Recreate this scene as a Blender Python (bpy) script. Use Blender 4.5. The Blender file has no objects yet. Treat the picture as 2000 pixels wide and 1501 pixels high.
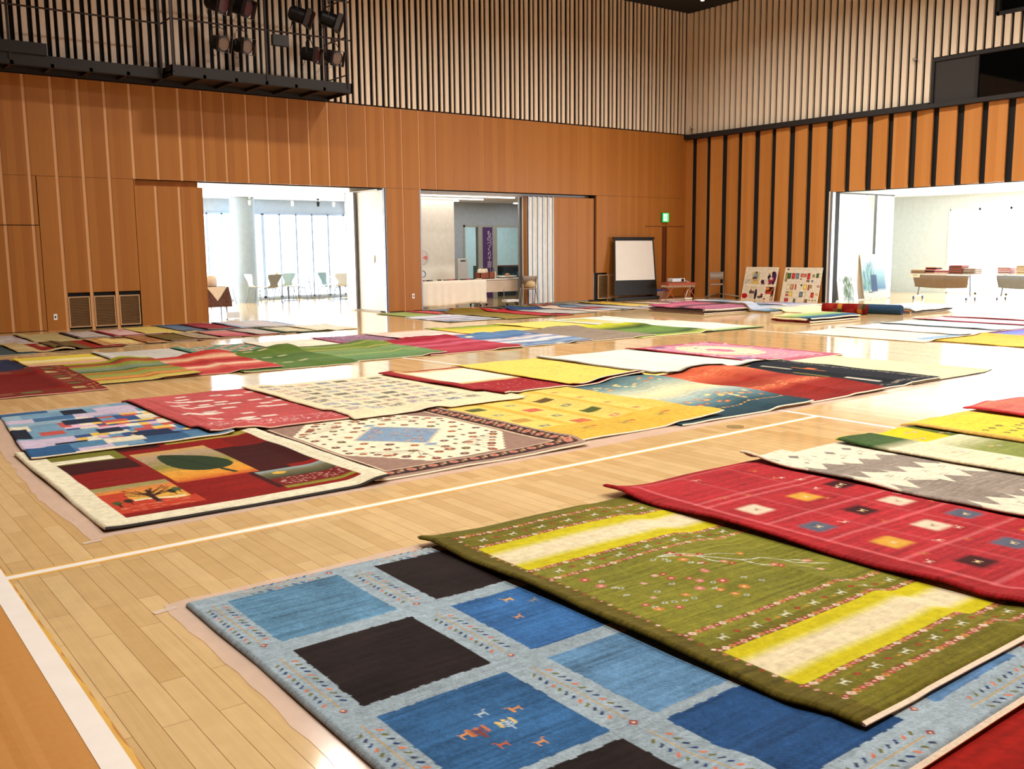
import bpy, math, random
import numpy as np
from mathutils import Vector, Matrix
random.seed(7); RNG = np.random.default_rng(11)
SC = bpy.context.scene; COL = SC.collection
PI = math.pi

# ------------------------------------------------------------------ camera
# the hall: left wall is the plane y=0 (x<0), right wall is the plane x=0 (y<0), floor z=0, metres
YAW, PITCH, ROLL, FPX = 0.649960, 0.140960, -0.009468, 1861.617
CAM = Vector((-22.5379, -20.6267, 1.5227))
_fw = Vector((math.sin(YAW)*math.cos(PITCH), math.cos(YAW)*math.cos(PITCH), -math.sin(PITCH)))
_r = Vector((math.cos(YAW), -math.sin(YAW), 0)); _u = _r.cross(_fw)
RT = math.cos(ROLL)*_r + math.sin(ROLL)*_u
UP = -math.sin(ROLL)*_r + math.cos(ROLL)*_u
cam_d = bpy.data.cameras.new('camera'); cam = bpy.data.objects.new('camera', cam_d); COL.objects.link(cam)
m = Matrix.Identity(4)
for i in range(3):
    m[i][0], m[i][1], m[i][2], m[i][3] = RT[i], UP[i], -_fw[i], CAM[i]
cam.matrix_world = m
cam_d.sensor_width = 36; cam_d.lens = FPX/2000*36; cam_d.clip_start = .05; cam_d.clip_end = 400
SC.camera = cam
SC.view_settings.view_transform = 'Standard'; SC.view_settings.look = 'None'
SC.view_settings.gamma = 1; SC.view_settings.use_curve_mapping = False
SC.view_settings.exposure = 0.0

def ray(u, v):
    return _fw + RT*((u-1000)/FPX) - UP*((v-750.5)/FPX)
def on(ax, val, u, v):
    d = ray(u, v); t = (val-CAM[ax])/d[ax]; return CAM + d*t
def AL(u, v, y=0): return on(1, y, u, v)      # a point measured on the left wall
def AR(u, v, x=0): return on(0, x, u, v)      # a point measured on the right wall
def AF(u, v, z=0): return on(2, z, u, v)      # a point measured on the floor

# ------------------------------------------------------------------ world and lights
W = bpy.data.worlds.new('world'); SC.world = W; W.use_nodes = True
bg = W.node_tree.nodes['Background']; bg.inputs[0].default_value = (.86, .93, 1, 1); bg.inputs[1].default_value = 4.0
SC.cycles.max_bounces = 8; SC.cycles.diffuse_bounces = 4; SC.cycles.glossy_bounces = 4
SC.cycles.transmission_bounces = 6; SC.cycles.transparent_max_bounces = 12
SC.cycles.caustics_reflective = False; SC.cycles.caustics_refractive = False
SC.cycles.sample_clamp_indirect = 6; SC.cycles.blur_glossy = .5

def area(name, loc, rot, sx, sy, watts, col=(1, 1, 1), shape='RECTANGLE', spread=None):
    l = bpy.data.lights.new(name, 'AREA'); l.shape = shape; l.size = sx
    if shape in ('RECTANGLE', 'ELLIPSE'): l.size_y = sy
    l.energy = watts; l.color = col
    if spread: l.spread = spread
    o = bpy.data.objects.new(name, l); COL.objects.link(o); o.location = loc; o.rotation_euler = rot
    return o
WARM = (1.0, .95, .86); DAY = (.88, .94, 1.0)
HALL_LAMPS = [(x, y) for x in (-20.0, -15, -10, -4.4) for y in (-19, -14.4, -9.8, -5.2) if not (x < -19 and y > -6)]
for x, y in HALL_LAMPS:
    area('ceiling_lamp_light', (x, y, 8.36), (0, 0, 0), .55, .55, 205*(.78+.5*(x+20)/15)*(1.5 if y < -18 and x < -14 else 1.2 if y < -18 else .82 if y < -8 else 1.0), WARM, 'DISK', 2.75)
# daylight outside the window walls of the lounge (behind the left wall) and of the exhibition room (behind the right wall)
area('lounge_daylight', (-13.0, 8.75, 1.45), (-PI/2, 0, 0), 13.0, 2.9, 1500, DAY)
area('lounge_side_daylight', (-19.6, 4.5, 1.45), (0, -PI/2, 0), 2.9, 7.0, 200, DAY)
area('exhibition_daylight', (7.6, -9.5, 1.5), (0, PI/2, 0), 2.9, 9.0, 1150, DAY)
area('exhibition_side_fill', (3.4, -15.6, 1.6), (PI/2, 0, 0), 6.0, 2.9, 750, DAY)  # added fill beyond an unseen side window, brightens the exhibition room
area('exhibition_ceiling_light', (3.2, -8, 2.95), (0, 0, 0), 5.0, 8.0, 120, (1, .97, .92))
area('workshop_ceiling_light', (-3.6, 5.4, 2.9), (0, 0, 0), 4.5, 2.4, 90, (.9, .97, 1))
area('craft_room_ceiling_light', (-5.6, 1.9, 2.88), (0, 0, 0), 6.5, 2.2, 70, (1, .98, .95))

# ------------------------------------------------------------------ helpers
def lin(c):
    c = np.asarray(c, float)/255.
    return np.where(c <= .04045, c/12.92, ((c+.055)/1.055)**2.4)
def L4(c): return tuple(lin(c)) + (1,)
_mats = {}
def mat(name, col, rough=.6, metal=0, var=.06, scale=8, bump=0, emit=0, alpha=None, coat=0, trans=0, spec=None):
    if name in _mats: return _mats[name]
    M = bpy.data.materials.new(name); M.use_nodes = True; nt = M.node_tree; N = nt.nodes; K = nt.links
    b = N['Principled BSDF']; tc = N.new('ShaderNodeTexCoord'); nz = N.new('ShaderNodeTexNoise')
    nz.inputs['Scale'].default_value = scale; nz.inputs['Detail'].default_value = 4
    K.new(tc.outputs['Object'], nz.inputs['Vector'])
    mr = N.new('ShaderNodeMapRange'); mr.inputs[1].default_value = .25; mr.inputs[2].default_value = .75
    mr.inputs[3].default_value = 1-var; mr.inputs[4].default_value = 1+var
    K.new(nz.outputs[0], mr.inputs[0])
    mx = N.new('ShaderNodeVectorMath'); mx.operation = 'SCALE'; mx.inputs[0].default_value = tuple(lin(col))
    K.new(mr.outputs[0], mx.inputs['Scale']); K.new(mx.outputs[0], b.inputs['Base Color'])
    b.inputs['Roughness'].default_value = rough; b.inputs['Metallic'].default_value = metal
    if spec is not None: b.inputs['Specular IOR Level'].default_value = spec
    if coat: b.inputs['Coat Weight'].default_value = coat; b.inputs['Coat Roughness'].default_value = .1
    if emit: b.inputs['Emission Color'].default_value = L4(col); b.inputs['Emission Strength'].default_value = emit
    if alpha is not None: b.inputs['Alpha'].default_value = alpha
    if trans: b.inputs['Transmission Weight'].default_value = trans
    if bump:
        bp = N.new('ShaderNodeBump'); bp.inputs['Strength'].default_value = bump; bp.inputs['Distance'].default_value = .01
        K.new(nz.outputs[0], bp.inputs['Height']); K.new(bp.outputs[0], b.inputs['Normal'])
    _mats[name] = M; return M

def wood(name, c1, c2, strip=.14, axis=0, rough=.45, grain=55):
    """veneer boards standing upright: tone changes from strip to strip and grain runs up the board"""
    if name in _mats: return _mats[name]
    M = bpy.data.materials.new(name); M.use_nodes = True; nt = M.node_tree; N = nt.nodes; K = nt.links
    b = N['Principled BSDF']; g = N.new('ShaderNodeNewGeometry'); sp = N.new('ShaderNodeSeparateXYZ')
    K.new(g.outputs['Position'], sp.inputs[0])
    d = N.new('ShaderNodeMath'); d.operation = 'DIVIDE'; K.new(sp.outputs[axis], d.inputs[0]); d.inputs[1].default_value = strip
    f = N.new('ShaderNodeMath'); f.operation = 'FLOOR'; K.new(d.outputs[0], f.inputs[0])
    wn = N.new('ShaderNodeTexWhiteNoise'); wn.noise_dimensions = '1D'; K.new(f.outputs[0], wn.inputs['W'])
    mp = N.new('ShaderNodeMapping'); mp.inputs['Scale'].default_value = (grain, grain, 1.6) ; K.new(g.outputs['Position'], mp.inputs[0])
    nz = N.new('ShaderNodeTexNoise'); nz.inputs['Scale'].default_value = 1; nz.inputs['Detail'].default_value = 3; K.new(mp.outputs[0], nz.inputs[0])
    a = N.new('ShaderNodeMath'); a.operation = 'MULTIPLY'; K.new(wn.outputs[0], a.inputs[0]); a.inputs[1].default_value = .55
    a2 = N.new('ShaderNodeMath'); a2.operation = 'MULTIPLY_ADD'; K.new(nz.outputs[0], a2.inputs[0]); a2.inputs[1].default_value = .6; K.new(a.outputs[0], a2.inputs[2])
    mx = N.new('ShaderNodeMix'); mx.data_type = 'RGBA'; K.new(a2.outputs[0], mx.inputs[0]); mx.inputs[6].default_value = L4(c1); mx.inputs[7].default_value = L4(c2)
    K.new(mx.outputs[2], b.inputs['Base Color']); b.inputs['Roughness'].default_value = rough
    b.inputs['Specular IOR Level'].default_value = .35
    _mats[name] = M; return M

class MB:
    def __init__(s): s.v = []; s.f = []
    def add(s, vs, fs):
        n = len(s.v); s.v += [tuple(p) for p in vs]; s.f += [tuple(i+n for i in f) for f in fs]; return s
    def box(s, x0, x1, y0, y1, z0, z1, M=None):
        vs = [Vector(p) for p in ((x0,y0,z0),(x1,y0,z0),(x1,y1,z0),(x0,y1,z0),(x0,y0,z1),(x1,y0,z1),(x1,y1,z1),(x0,y1,z1))]
        if M is not None: vs = [M @ p for p in vs]
        return s.add(vs, [(0,3,2,1),(4,5,6,7),(0,1,5,4),(1,2,6,5),(2,3,7,6),(3,0,4,7)])
    def cbox(s, c, d, rz=0, rx=0, ry=0):
        M = Matrix.Translation(c) @ Matrix.Rotation(rz,4,'Z') @ Matrix.Rotation(ry,4,'Y') @ Matrix.Rotation(rx,4,'X')
        return s.box(-d[0]/2,d[0]/2,-d[1]/2,d[1]/2,-d[2]/2,d[2]/2,M)
    def tube(s, pts, r, n=8, closed=False, r1=None):
        pts = [Vector(p) for p in pts]; k = len(pts); vs = []; fs = []
        for i, p in enumerate(pts):
            a = pts[(i-1) % k] if (closed or i > 0) else pts[i]; b = pts[(i+1) % k] if (closed or i < k-1) else pts[i]
            d = (b-a).normalized(); up = Vector((0,0,1)) if abs(d.z) < .95 else Vector((1,0,0))
            x = d.cross(up).normalized(); y = d.cross(x)
            rr = r if r1 is None else r+(r1-r)*i/(k-1)
            vs += [p + (x*math.cos(2*PI*j/n)+y*math.sin(2*PI*j/n))*rr for j in range(n)]
        for i in range(k if closed else k-1):
            i2 = (i+1) % k
            fs += [(i*n+j, i*n+(j+1)%n, i2*n+(j+1)%n, i2*n+j) for j in range(n)]
        if not closed: fs += [tuple(range(n))[::-1], tuple((k-1)*n+j for j in range(n))]
        return s.add(vs, fs)
    def lathe(s, c, prof, n=24, M=None):
        c = Vector(c); vs = []; fs = []; k = len(prof)
        for r, z in prof:
            for j in range(n):
                p = Vector((r*math.cos(2*PI*j/n), r*math.sin(2*PI*j/n), z))
                vs.append((M @ p if M is not None else p)+c)
        for i in range(k-1):
            fs += [(i*n+j, i*n+(j+1)%n, (i+1)*n+(j+1)%n, (i+1)*n+j) for j in range(n)]
        fs += [tuple(range(n))[::-1], tuple((k-1)*n+j for j in range(n))]
        return s.add(vs, fs)
    def build(s, name, m, parent=None, smooth=False, bevel=0):
        me = bpy.data.meshes.new(name); me.from_pydata(s.v, [], s.f); me.update()
        me.materials.append(m)
        o = bpy.data.objects.new(name, me); COL.objects.link(o)
        if parent is not None:
            o.parent = parent
            if parent.matrix_world.to_translation().length or True:
                o.matrix_parent_inverse = Matrix.Identity(4)
        if smooth: me.polygons.foreach_set('use_smooth', [True]*len(me.polygons))
        if bevel:
            b = o.modifiers.new('bevel', 'BEVEL'); b.width = bevel; b.segments = 2; b.limit_method = 'ANGLE'
        return o
def tag(o, label=None, cat=None, group=None, kind=None):
    if label: o['label'] = label
    if cat: o['category'] = cat
    if group: o['group'] = group
    if kind: o['kind'] = kind
    return o
def struct(o): o['kind'] = 'structure'; return o
def empty(name, loc=(0,0,0), rz=0):
    o = bpy.data.objects.new(name, None); COL.objects.link(o); o.location = loc; o.rotation_euler = (0,0,rz); return o
def children(o): return [c for c in bpy.data.objects if c.parent == o]
def copy_tree(o, parent=None):
    c = o.copy(); COL.objects.link(c); c.parent = parent
    for ch in children(o): copy_tree(ch, c)
    return c

# ------------------------------------------------------------------ room materials
WD = wood('beech_veneer', (152,90,32), (172,110,46))
WDR = wood('beech_veneer_right', (182,114,50), (202,136,70), axis=1)
GROOVE = wood('pale_groove_wood', (206,150,98), (216,164,114))
SLAT = wood('pale_slats', (232,208,184), (242,222,200), strip=.2, rough=.7, grain=80)
BLK = mat('black_backing', (9,8,8), .8); DKM = mat('dark_metal', (38,32,30), .5, .3); WHT = mat('white_paint', (232,230,226), .6)
CREAMP = mat('cream_panel', (228,222,208), .5); ALU = mat('aluminium', (150,152,156), .42, .8); GREYW = mat('grey_wall', (170,182,192), .7)
CEILW = mat('white_ceiling', (225,228,230), .8)

def floor_mat():
    M = bpy.data.materials.new('maple_boards'); M.use_nodes = True; nt = M.node_tree; N = nt.nodes; K = nt.links
    b = N['Principled BSDF']; g = N.new('ShaderNodeNewGeometry'); sp = N.new('ShaderNodeSeparateXYZ'); K.new(g.outputs['Position'], sp.inputs[0])
    cb = N.new('ShaderNodeCombineXYZ'); K.new(sp.outputs[1], cb.inputs[0]); K.new(sp.outputs[0], cb.inputs[1])
    br = N.new('ShaderNodeTexBrick'); br.inputs['Scale'].default_value = 1; br.inputs['Brick Width'].default_value = .91; br.inputs['Row Height'].default_value = .0935
    br.inputs['Mortar Size'].default_value = .0011; br.inputs['Mortar Smooth'].default_value = .3; br.offset = .37; br.offset_frequency = 2; br.squash = 1
    br.inputs['Color1'].default_value = L4((220,186,134)); br.inputs['Color2'].default_value = L4((200,162,108)); br.inputs['Mortar'].default_value = L4((120,76,40))
    br.inputs['Bias'].default_value = -.25
    K.new(cb.outputs[0], br.inputs['Vector'])
    mp = N.new('ShaderNodeMapping'); mp.inputs['Scale'].default_value = (60, 2.2, 1); K.new(g.outputs['Position'], mp.inputs[0])
    nz = N.new('ShaderNodeTexNoise'); nz.inputs['Scale'].default_value = 1; nz.inputs['Detail'].default_value = 5; nz.inputs['Distortion'].default_value = .6; K.new(mp.outputs[0], nz.inputs[0])
    n2 = N.new('ShaderNodeTexNoise'); n2.inputs['Scale'].default_value = 7; n2.inputs['Detail'].default_value = 3; K.new(g.outputs['Position'], n2.inputs[0])
    ad = N.new('ShaderNodeMath'); ad.operation = 'ADD'; K.new(nz.outputs[0], ad.inputs[0]); K.new(n2.outputs[0], ad.inputs[1])
    mr = N.new('ShaderNodeMapRange'); mr.inputs[1].default_value = .6; mr.inputs[2].default_value = 1.4; mr.inputs[3].default_value = .9; mr.inputs[4].default_value = 1.08; K.new(ad.outputs[0], mr.inputs[0])
    vm = N.new('ShaderNodeVectorMath'); vm.operation = 'SCALE'; K.new(br.outputs[0], vm.inputs[0]); K.new(mr.outputs[0], vm.inputs['Scale'])
    K.new(vm.outputs[0], b.inputs['Base Color']); b.inputs['Roughness'].default_value = .22
    mr2 = N.new('ShaderNodeMapRange'); mr2.inputs[3].default_value = .07; mr2.inputs[4].default_value = .14; K.new(n2.outputs[0], mr2.inputs[0]); K.new(mr2.outputs[0], b.inputs['Roughness'])
    bp = N.new('ShaderNodeBump'); bp.inputs['Strength'].default_value = .12; bp.inputs['Distance'].default_value = .002
    K.new(br.outputs['Fac'], bp.inputs['Height']); bp.invert = True; K.new(bp.outputs[0], b.inputs['Normal'])
    return M
FLOORM = floor_mat()
XT = -21.86      # the taped line where the maple boards begin
MB().box(-21.81, 7.2, -22.5, 8.3, -.2, 0).build('floor', FLOORM)['kind'] = 'structure'
PARQ = wood('old_parquet', (184,126,62), (204,146,84), strip=.027, axis=0, rough=.18, grain=30)
struct(MB().box(-30, -21.81, -24, 8.3, -.2, 0).build('floor_entrance', PARQ))

# painted court lines: white tape over a yellow stripe
YL = mat('yellow_floor_paint', (222,172,84), .3, var=.1); WL = mat('white_floor_tape', (242,232,222), .35, var=.03)
def line(p, q, w, name, m, z=.001):
    p = Vector((p[0], p[1], 0)); q = Vector((q[0], q[1], 0)); d = (q-p).normalized(); n = Vector((-d.y, d.x, 0))*w/2
    vs = [p-n, q-n, q+n, p+n]; b = MB(); b.add([(v.x, v.y, 0.0002) for v in vs]+[(v.x, v.y, z) for v in vs], [(0,3,2,1),(4,5,6,7),(0,1,5,4),(1,2,6,5),(2,3,7,6),(3,0,4,7)])
    return struct(b.build(name, m))
line((-21.83,-15.71), (-15.16,-15.53), .10, 'trim_1', YL, .0008); line((-21.83,-15.71), (-15.16,-15.53), .052, 'trim_2', WL, .0014)
line((-15.19,-15.0), (-15.19,-17.0), .055, 'trim_3', WL); line((-15.6,-8.7), (-15.4,-10.6), .05, 'trim_4', WL)
line((-8.35,-9.2), (-8.2,-14.6), .06, 'trim_5', WL)
line((-21.86,-15.2), (-21.88,-18.9), .085, 'trim_6', WL, .0018)
# ragged edge of yellow varnish along the taped line
b = MB(); xs = []
for k in range(46): xs.append(-21.812 + random.uniform(-.008, .008))
for k in range(45):
    y0, y1 = -15.55-.06*k, -15.55-.06*(k+1)
    b.add([(-21.84,y0,.0009),(-21.84,y1,.0009),(xs[k+1],y1,.0009),(xs[k],y0,.0009)], [(0,1,2,3)])
struct(b.build('trim_7', YL))

# ------------------------------------------------------------------ left wall (plane y = 0)
ZT = 4.92; ZC = 8.5; ZO = 3.02
XA0, XA1, XB0, XB1 = -16.58, -10.70, -9.68, -3.75
wl = struct(MB().box(-26, XA0, .064, .35, 0, ZO).box(XA0, XA1, .064, .35, ZO, 3.3).box(XA1, XB0, .064, .35, 0, ZO).box(XB0, XB1, .064, .35, ZO, 3.3)
    .box(XB1, 0.3, .064, .35, 0, ZO).box(-26, XA0, .064, .35, ZO, 3.3).box(XA1, XB0, .064, .35, ZO, 3.3).box(XB1, .3, .064, .35, ZO, 3.3).box(-26, .3, .064, .35, 3.3, ZC+.3).build('wall_left', BLK))
gx = [-9.68+.492*k for k in range(-30, 21)]
GWF = lambda x: .032 if x < -15.2 else .024 if x < -12 else .016 if x < -9 else .007
pan = MB(); gro = MB()
DX0, DX1, DZ = -19.6, -18.43, 2.07           # flush door at far left
for k in range(len(gx)-1):
    a, c = gx[k]+GWF(gx[k]), gx[k+1]-GWF(gx[k+1])
    if c < -25: continue
    def seg(x0, x1, z0, z1, w=.064):
        if x1-x0 > .002: pan.box(x0, x1, -.0, w, z0, z1)
    spans = []
    mid = (a+c)/2
    seg(a, c, ZO+.006, ZT)
    # below the opening height the panels stop at the openings
    for (o0, o1) in ((-26, XA0), (XA1, XB0), (XB1, 0.0)):
        x0, x1 = max(a, o0), min(c, o1)
        if x1 > x0:
            z0 = 0
            if -18.05 < mid < -16.62: z0 = .72      # grilles
            if -3.75 < mid < -3.05: z0 = .80
            if DX0 < mid < DX1:
                seg(x0, x1, DZ+.01, ZO)
            elif x1 > DX1 and x0 < DX1:
                seg(x0, DX1-.008, DZ+.01, ZO); seg(DX1+.008, x1, 0, ZO)
            else: seg(x0, x1, z0+.02, ZO)
pan.box(-26, DX0-.01, -.0, .064, 0, ZO)
g_ = MB()
for x in gx:
    if x < -26: continue
    lo = 0
    if XA0 < x < XA1 or XB0 < x < XB1: lo = ZO+.006
    elif x <= DX1 and x > DX0: lo = DZ+.01
    g_.box(x-GWF(x), x+GWF(x), .012 if x < -9 else .008, .063, lo, ZT)
wp = struct(pan.build('veneer_panels', WD, wl)); struct(g_.build('panel_grooves', GROOVE, wl))
# flush wooden door at the far left with its grooves
dl = struct(empty('door_1', (-19.0, 0, 0)))
dd = MB()
for x in gx:
    a, c = max(x+.032, DX0+.006), min(x+.492-.032, DX1-.004)
    if c > a and a < DX1 and c > DX0: dd.box(a+19, c+19, -.001, .063, .01, DZ-.006)
struct(dd.build('door_leaf', WD, dl))
dd = MB()
for x in gx:
    if DX0 < x < DX1: dd.box(x-.032+19, x+.032+19, .012, .062, .01, DZ-.006)
struct(dd.build('door_groove', GROOVE, dl))
# upper slats, alternately broad and narrow
sl = MB(); x = -25.0; k = 0
x = -8.22-.32*52
while x < -.12:
    sl.box(x, x+.098, -.02, .025, ZT+.03, ZC); sl.box(x+.188, x+.188+.062, -.02, .025, ZT+.03, ZC); x += .3195
struct(sl.build('upper_slats', SLAT, wl))
# ------------------------------------------------------------------ right wall (plane x = 0)
YR0, YR1 = -5.20, -14.2; ZR = 2.95
CBY = -7.86                                     # control booth begins
wr = struct(MB().box(.05, .35, YR0, .35, 0, ZR).box(.05, .35, -22, YR1, 0, ZR).box(.05, .35, -22, .35, ZR, 4.9)
    .box(.05, .35, CBY, .35, 4.9, ZC+.3).box(.05, .35, -22, CBY, 5.92, 6.75).box(.05, .35, -9.38, CBY, 6.75, ZC+.3).box(.05,.35,-22,-9.38,7.9,ZC+.3).build('wall_right', BLK))
pr = MB()
for k in range(-1, 36):
    yg = -.30-.594*k; y1 = min(yg-.078, 0.0); y0 = yg-.594+.076
    if k == -1: y1, y0 = -.0, -.24
    zb = 0 if y0 > YR0-.02 else ZR+.0
    d0, d1 = (0, 0) if k % 2 else (.05, -.01)      # every other board is set slightly askew
    if k == -1: d0 = d1 = 0
    vs = [(d0, y1, zb), (d1, y0, zb), (.05, y0, zb), (.05, y1, zb), (d0, y1, ZT-.14), (d1, y0, ZT-.14), (.05, y0, ZT-.14), (.05, y1, ZT-.14)]
    pr.add([(a-.035, b_, c) for a, b_, c in vs], [(0,3,2,1),(4,5,6,7),(0,1,5,4),(1,2,6,5),(2,3,7,6),(3,0,4,7)])
struct(pr.build('veneer_boards', WDR, wr))
sl = MB(); y = -.03
while y > -16:
    zz0, zz1 = ZT+.02, ZC
    if y-.125 < CBY+.02: zz0 = 5.98
    if y < -9.3: zz1 = 6.68
    sl.box(-.03, .04, y-.128, y, zz0, zz1); y -= .2068
SLATR = wood('pale_slats_right', (236,216,190), (246,230,208), strip=.2, axis=1, rough=.7, grain=80)
struct(sl.build('upper_slats', SLATR, wr))
struct(MB().box(-.16, .05, CBY+.0, .0, ZT-.13, ZT+.005).box(-.16, .05, -16, CBY, ZT-.13, ZT-.03).build('trim_8', mat('dark_ledge', (30,25,25), .6)))
cb = struct(empty('window_1', (0, CBY, 4.9)))
BOOTH = mat('booth_dark_panel', (44,36,33), .6)
struct(MB().box(-.04, .05, -8.2, -.06, .98, 1.06).box(-.04, .05, -.06, 0, -.05, 1.06).box(-.02, .05, -1.13, -1.05, 0, .98).build('window_frame', DKM, cb))
struct(MB().box(-.0, .04, -1.05, -.06, -.03, .98).build('blind_panel', BOOTH, cb))
struct(MB().box(.02, .03, -8.2, -1.13, -.03, .98).build('pane', mat('black_glass', (3,4,5), .03, spec=.8, var=0), cb))
cb = struct(empty('window_2', (0, -9.4, 6.75)))
struct(MB().box(-.04, .05, -6.6, .05, -.09, 0).box(-.04, .05, 0, .05, -.09, 1.2).build('window_frame', DKM, cb)); struct(MB().box(.02, .03, -6.6, 0, 0, 1.2).build('pane', _mats['black_glass'], cb))
# unseen walls that close the hall behind the camera
struct(MB().box(-30.3, -30, -24, 8.3, 0, ZC).build('wall_entrance', WDR)); struct(MB().box(-30, .35, -24.3, -24, 0, ZC).build('wall_back', WD))
struct(MB().box(-30, -26, .03, .35, 0, ZC).build('wall_left_end', WD)); struct(MB().box(.05, .35, -24, -22, 0, ZC).build('wall_right_end', WD))
struct(MB().box(-30.3, .4, -24.3, .4, ZC, ZC+.2).build('ceiling', mat('black_ceiling', (12,11,11), .9)))
# ceiling downlights
GLOW = mat('lamp_glow', (255,226,180), .5, emit=14, var=0)
s = empty('spot_downlight', AL(1372, -2, -1.4)); tag(s, 'tiny glinting downlight in the black ceiling above the slatted corner', 'ceiling light')
s.location.z = ZC-.01; MB().lathe((0,0,0), [(.05,0),(.05,-.03),(.03,-.035)], 12).build('bulb', GLOW, s); MB().lathe((0,0,0), [(.07,0),(.08,-.02),(.055,-.02),(.052,0)], 12).build('ring', DKM, s)

# ------------------------------------------------------------------ openings of the left wall
# lounge opening: sliding veneered panel on its left, white folding panels parked against its right jamb
sp_ = empty('sliding_panel', (XA0, .0, 0)); tag(sp_, 'tall veneered sliding panel closing the left part of the lounge opening', 'sliding door')
W_ = -15.15-XA0
b = MB(); g2 = MB(); cuts = [.0, .455, .945, W_]
for i in range(3):
    b.box(cuts[i]+(.032 if i else .02), cuts[i+1]-(.032 if i < 2 else 0), .10, .16, .001, 2.90)
    if i: g2.box(cuts[i]-.032, cuts[i]+.032, .115, .15, .001, 2.90)
b.box(W_, W_+.015, .095, .165, .001, 2.9)
b.build('door_panel', WD, sp_); g2.build('groove_strip', GROOVE, sp_)
struct(MB().box(XA0-.0, XA0+.02, .03, .2, 0, ZO).box(XA0, -15.2, .2, .3, 2.9, 3.05).build('trim_9', WD))
# ceilings and soffits of the rooms behind
struct(MB().box(-24, -7.4, .35, 8.3, 3.13, 3.25).box(XA0, XA1, .066, .36, 3.02, 3.06).box(-7.4, .5, .35, 3.7, 2.94, 3.2).box(-9.9, -7.4, .35, 2.0, 2.94, 3.13).box(XB0, XB1, .066, .36, 3.02, 3.06).build('ceiling_lounge', CEILW))
def parked(name, x, y0, y1, label, w=.07):
    e = empty(name, (x, 0, 0)); tag(e, label, 'folding partition')
    MB().box(0, w, y0, y1, .03, 2.98).build('partition_leaf', CREAMP, e, bevel=.004)
    MB().box(-.006, w+.006, y0-.02, y0, .03, 2.99).build('edge_profile', ALU, e); MB().box(-.006, w+.006, y1, y1+.02, .03, 2.99).build('edge_profile', ALU, e)
    return e
pa = parked('folding_partition', -10.72, .06, 1.34, 'cream partition leaf parked flat against the right jamb of the lounge opening')
pb = parked('folding_partition', -10.80, 1.42, 1.86, 'narrow cream partition leaf parked just behind the wide one in the lounge opening')
sw = MB().box(-10.745, -10.727, .52, .62, 1.22, 1.40).build('light_switch', mat('switch_plastic', (240,240,238), .4)); tag(sw, 'white double light switch on the cream partition leaf of the lounge opening', 'switch')
struct(MB().box(-10.66, -10.62, .04, 1.9, 0, 3.02).box(-10.64, -7.4, 1.9, 2.0, 0, 3.15).build('wall_jamb', CREAMP))
struct(MB().box(-10.72, -10.66, .0, .045, 0, 3.02).box(-9.70, -9.66, 0, .36, 0, 3.02).build('trim_10', ALU))
# workshop opening: veneered leaf and a concertina of parked leaves
fp = empty('folding_door_stack', (0, 0, 0)); tag(fp, 'stack of folded white and aluminium door leaves beside the craft room opening', 'folding door')
AL2 = []
x = -5.31
for k in range(5):
    xx = x-k*.178
    MB().box(xx-.12, xx, .10, .42, .03, 2.93).build('door_leaf', CREAMP if k % 2 == 0 else mat('pale_yellow_leaf', (222,212,186), .5), fp, bevel=.004)
    MB().box(xx-.165, xx-.12, .075, .12, .03, 2.94).build('edge_profile', ALU, fp); MB().box(xx-.012, xx+.012, .075, .10, .03, 2.94).build('edge_profile', ALU, fp)
MB().box(x-.915, x-.90, .11, .26, .03, 2.93).build('end_leaf', WD, fp)
vd = empty('veneered_door_leaf', (-5.28, .05, 0)); tag(vd, 'broad veneered folding leaf closing the right part of the craft room opening', 'folding door')
MB().box(0, .86, .04, .10, .04, 2.94).box(.868, 1.50, .04, .10, .04, 2.94).build('door_panel', WD, vd); MB().box(-.02, 0, .03, .11, .04, 2.95).build('edge_profile', ALU, vd); MB().box(1.50, 1.513, .03, .11, .03, 2.95).build('edge_profile', ALU, vd)
ap = MB().box(-6.16, -6.02, .50, .58, 0, 2.98).build('partition_post', ALU); tag(ap, 'bright aluminium partition post at the edge of the craft room opening', 'post')
# louvred grilles low in the left wall
def grille(x0, x1, z0, z1, label):
    e = empty('louvre_grille', (x0, 0, z0)); tag(e, label, 'grille', None); w = x1-x0; h = z1-z0
    MB().box(-.02, 0, -.004, .03, -.02, h+.02).box(w, w+.02, -.004, .03, -.02, h+.02).box(0, w, -.004, .03, -.02, 0).box(0, w, -.004, .03, h, h+.02).build('frame', mat('grille_frame', (196,160,120), .5), e)
    b = MB(); n = int(h/.032)
    for k in range(n): b.cbox((w/2, .012, (k+.5)*h/n), (w, .003, .026), rx=.6)
    b.build('louvres', mat('louvre_wood', (150,116,78), .5), e); MB().box(0, w, .026, .032, 0, h).build('backing', BLK, e)
    return e
grille(-17.99, -17.62, .06, .64, 'dark louvred air grille, the one nearest the wall socket'); grille(-17.50, -17.13, .06, .64, 'dark louvred air grille, the middle one of the three at the left')
grille(-17.01, -16.64, .06, .64, 'dark louvred air grille, the one beside the sliding panel'); grille(-3.66, -3.28, .08, .74, 'pale louvred air grille beside the folding door leaf'); grille(-3.22, -2.95, .08, .74, 'louvred air grille half hidden by the projection screen')
def plate(x, z, label):
    e = empty('wall_socket', (x, -.001, z)); tag(e, label, 'socket'); pl = MB().box(-.035, .035, -.008, 0, -.06, .06).build('plate', _mats['switch_plastic'], e, bevel=.003)
    MB().box(-.014, .014, -.011, -.008, -.018, .018).build('outlet', BLK, pl)
plate(-18.27, .27, 'small white wall socket between the flush door and the grilles'); plate(-9.95, .38, 'small white wall socket on the veneered pillar between the openings')
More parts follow.
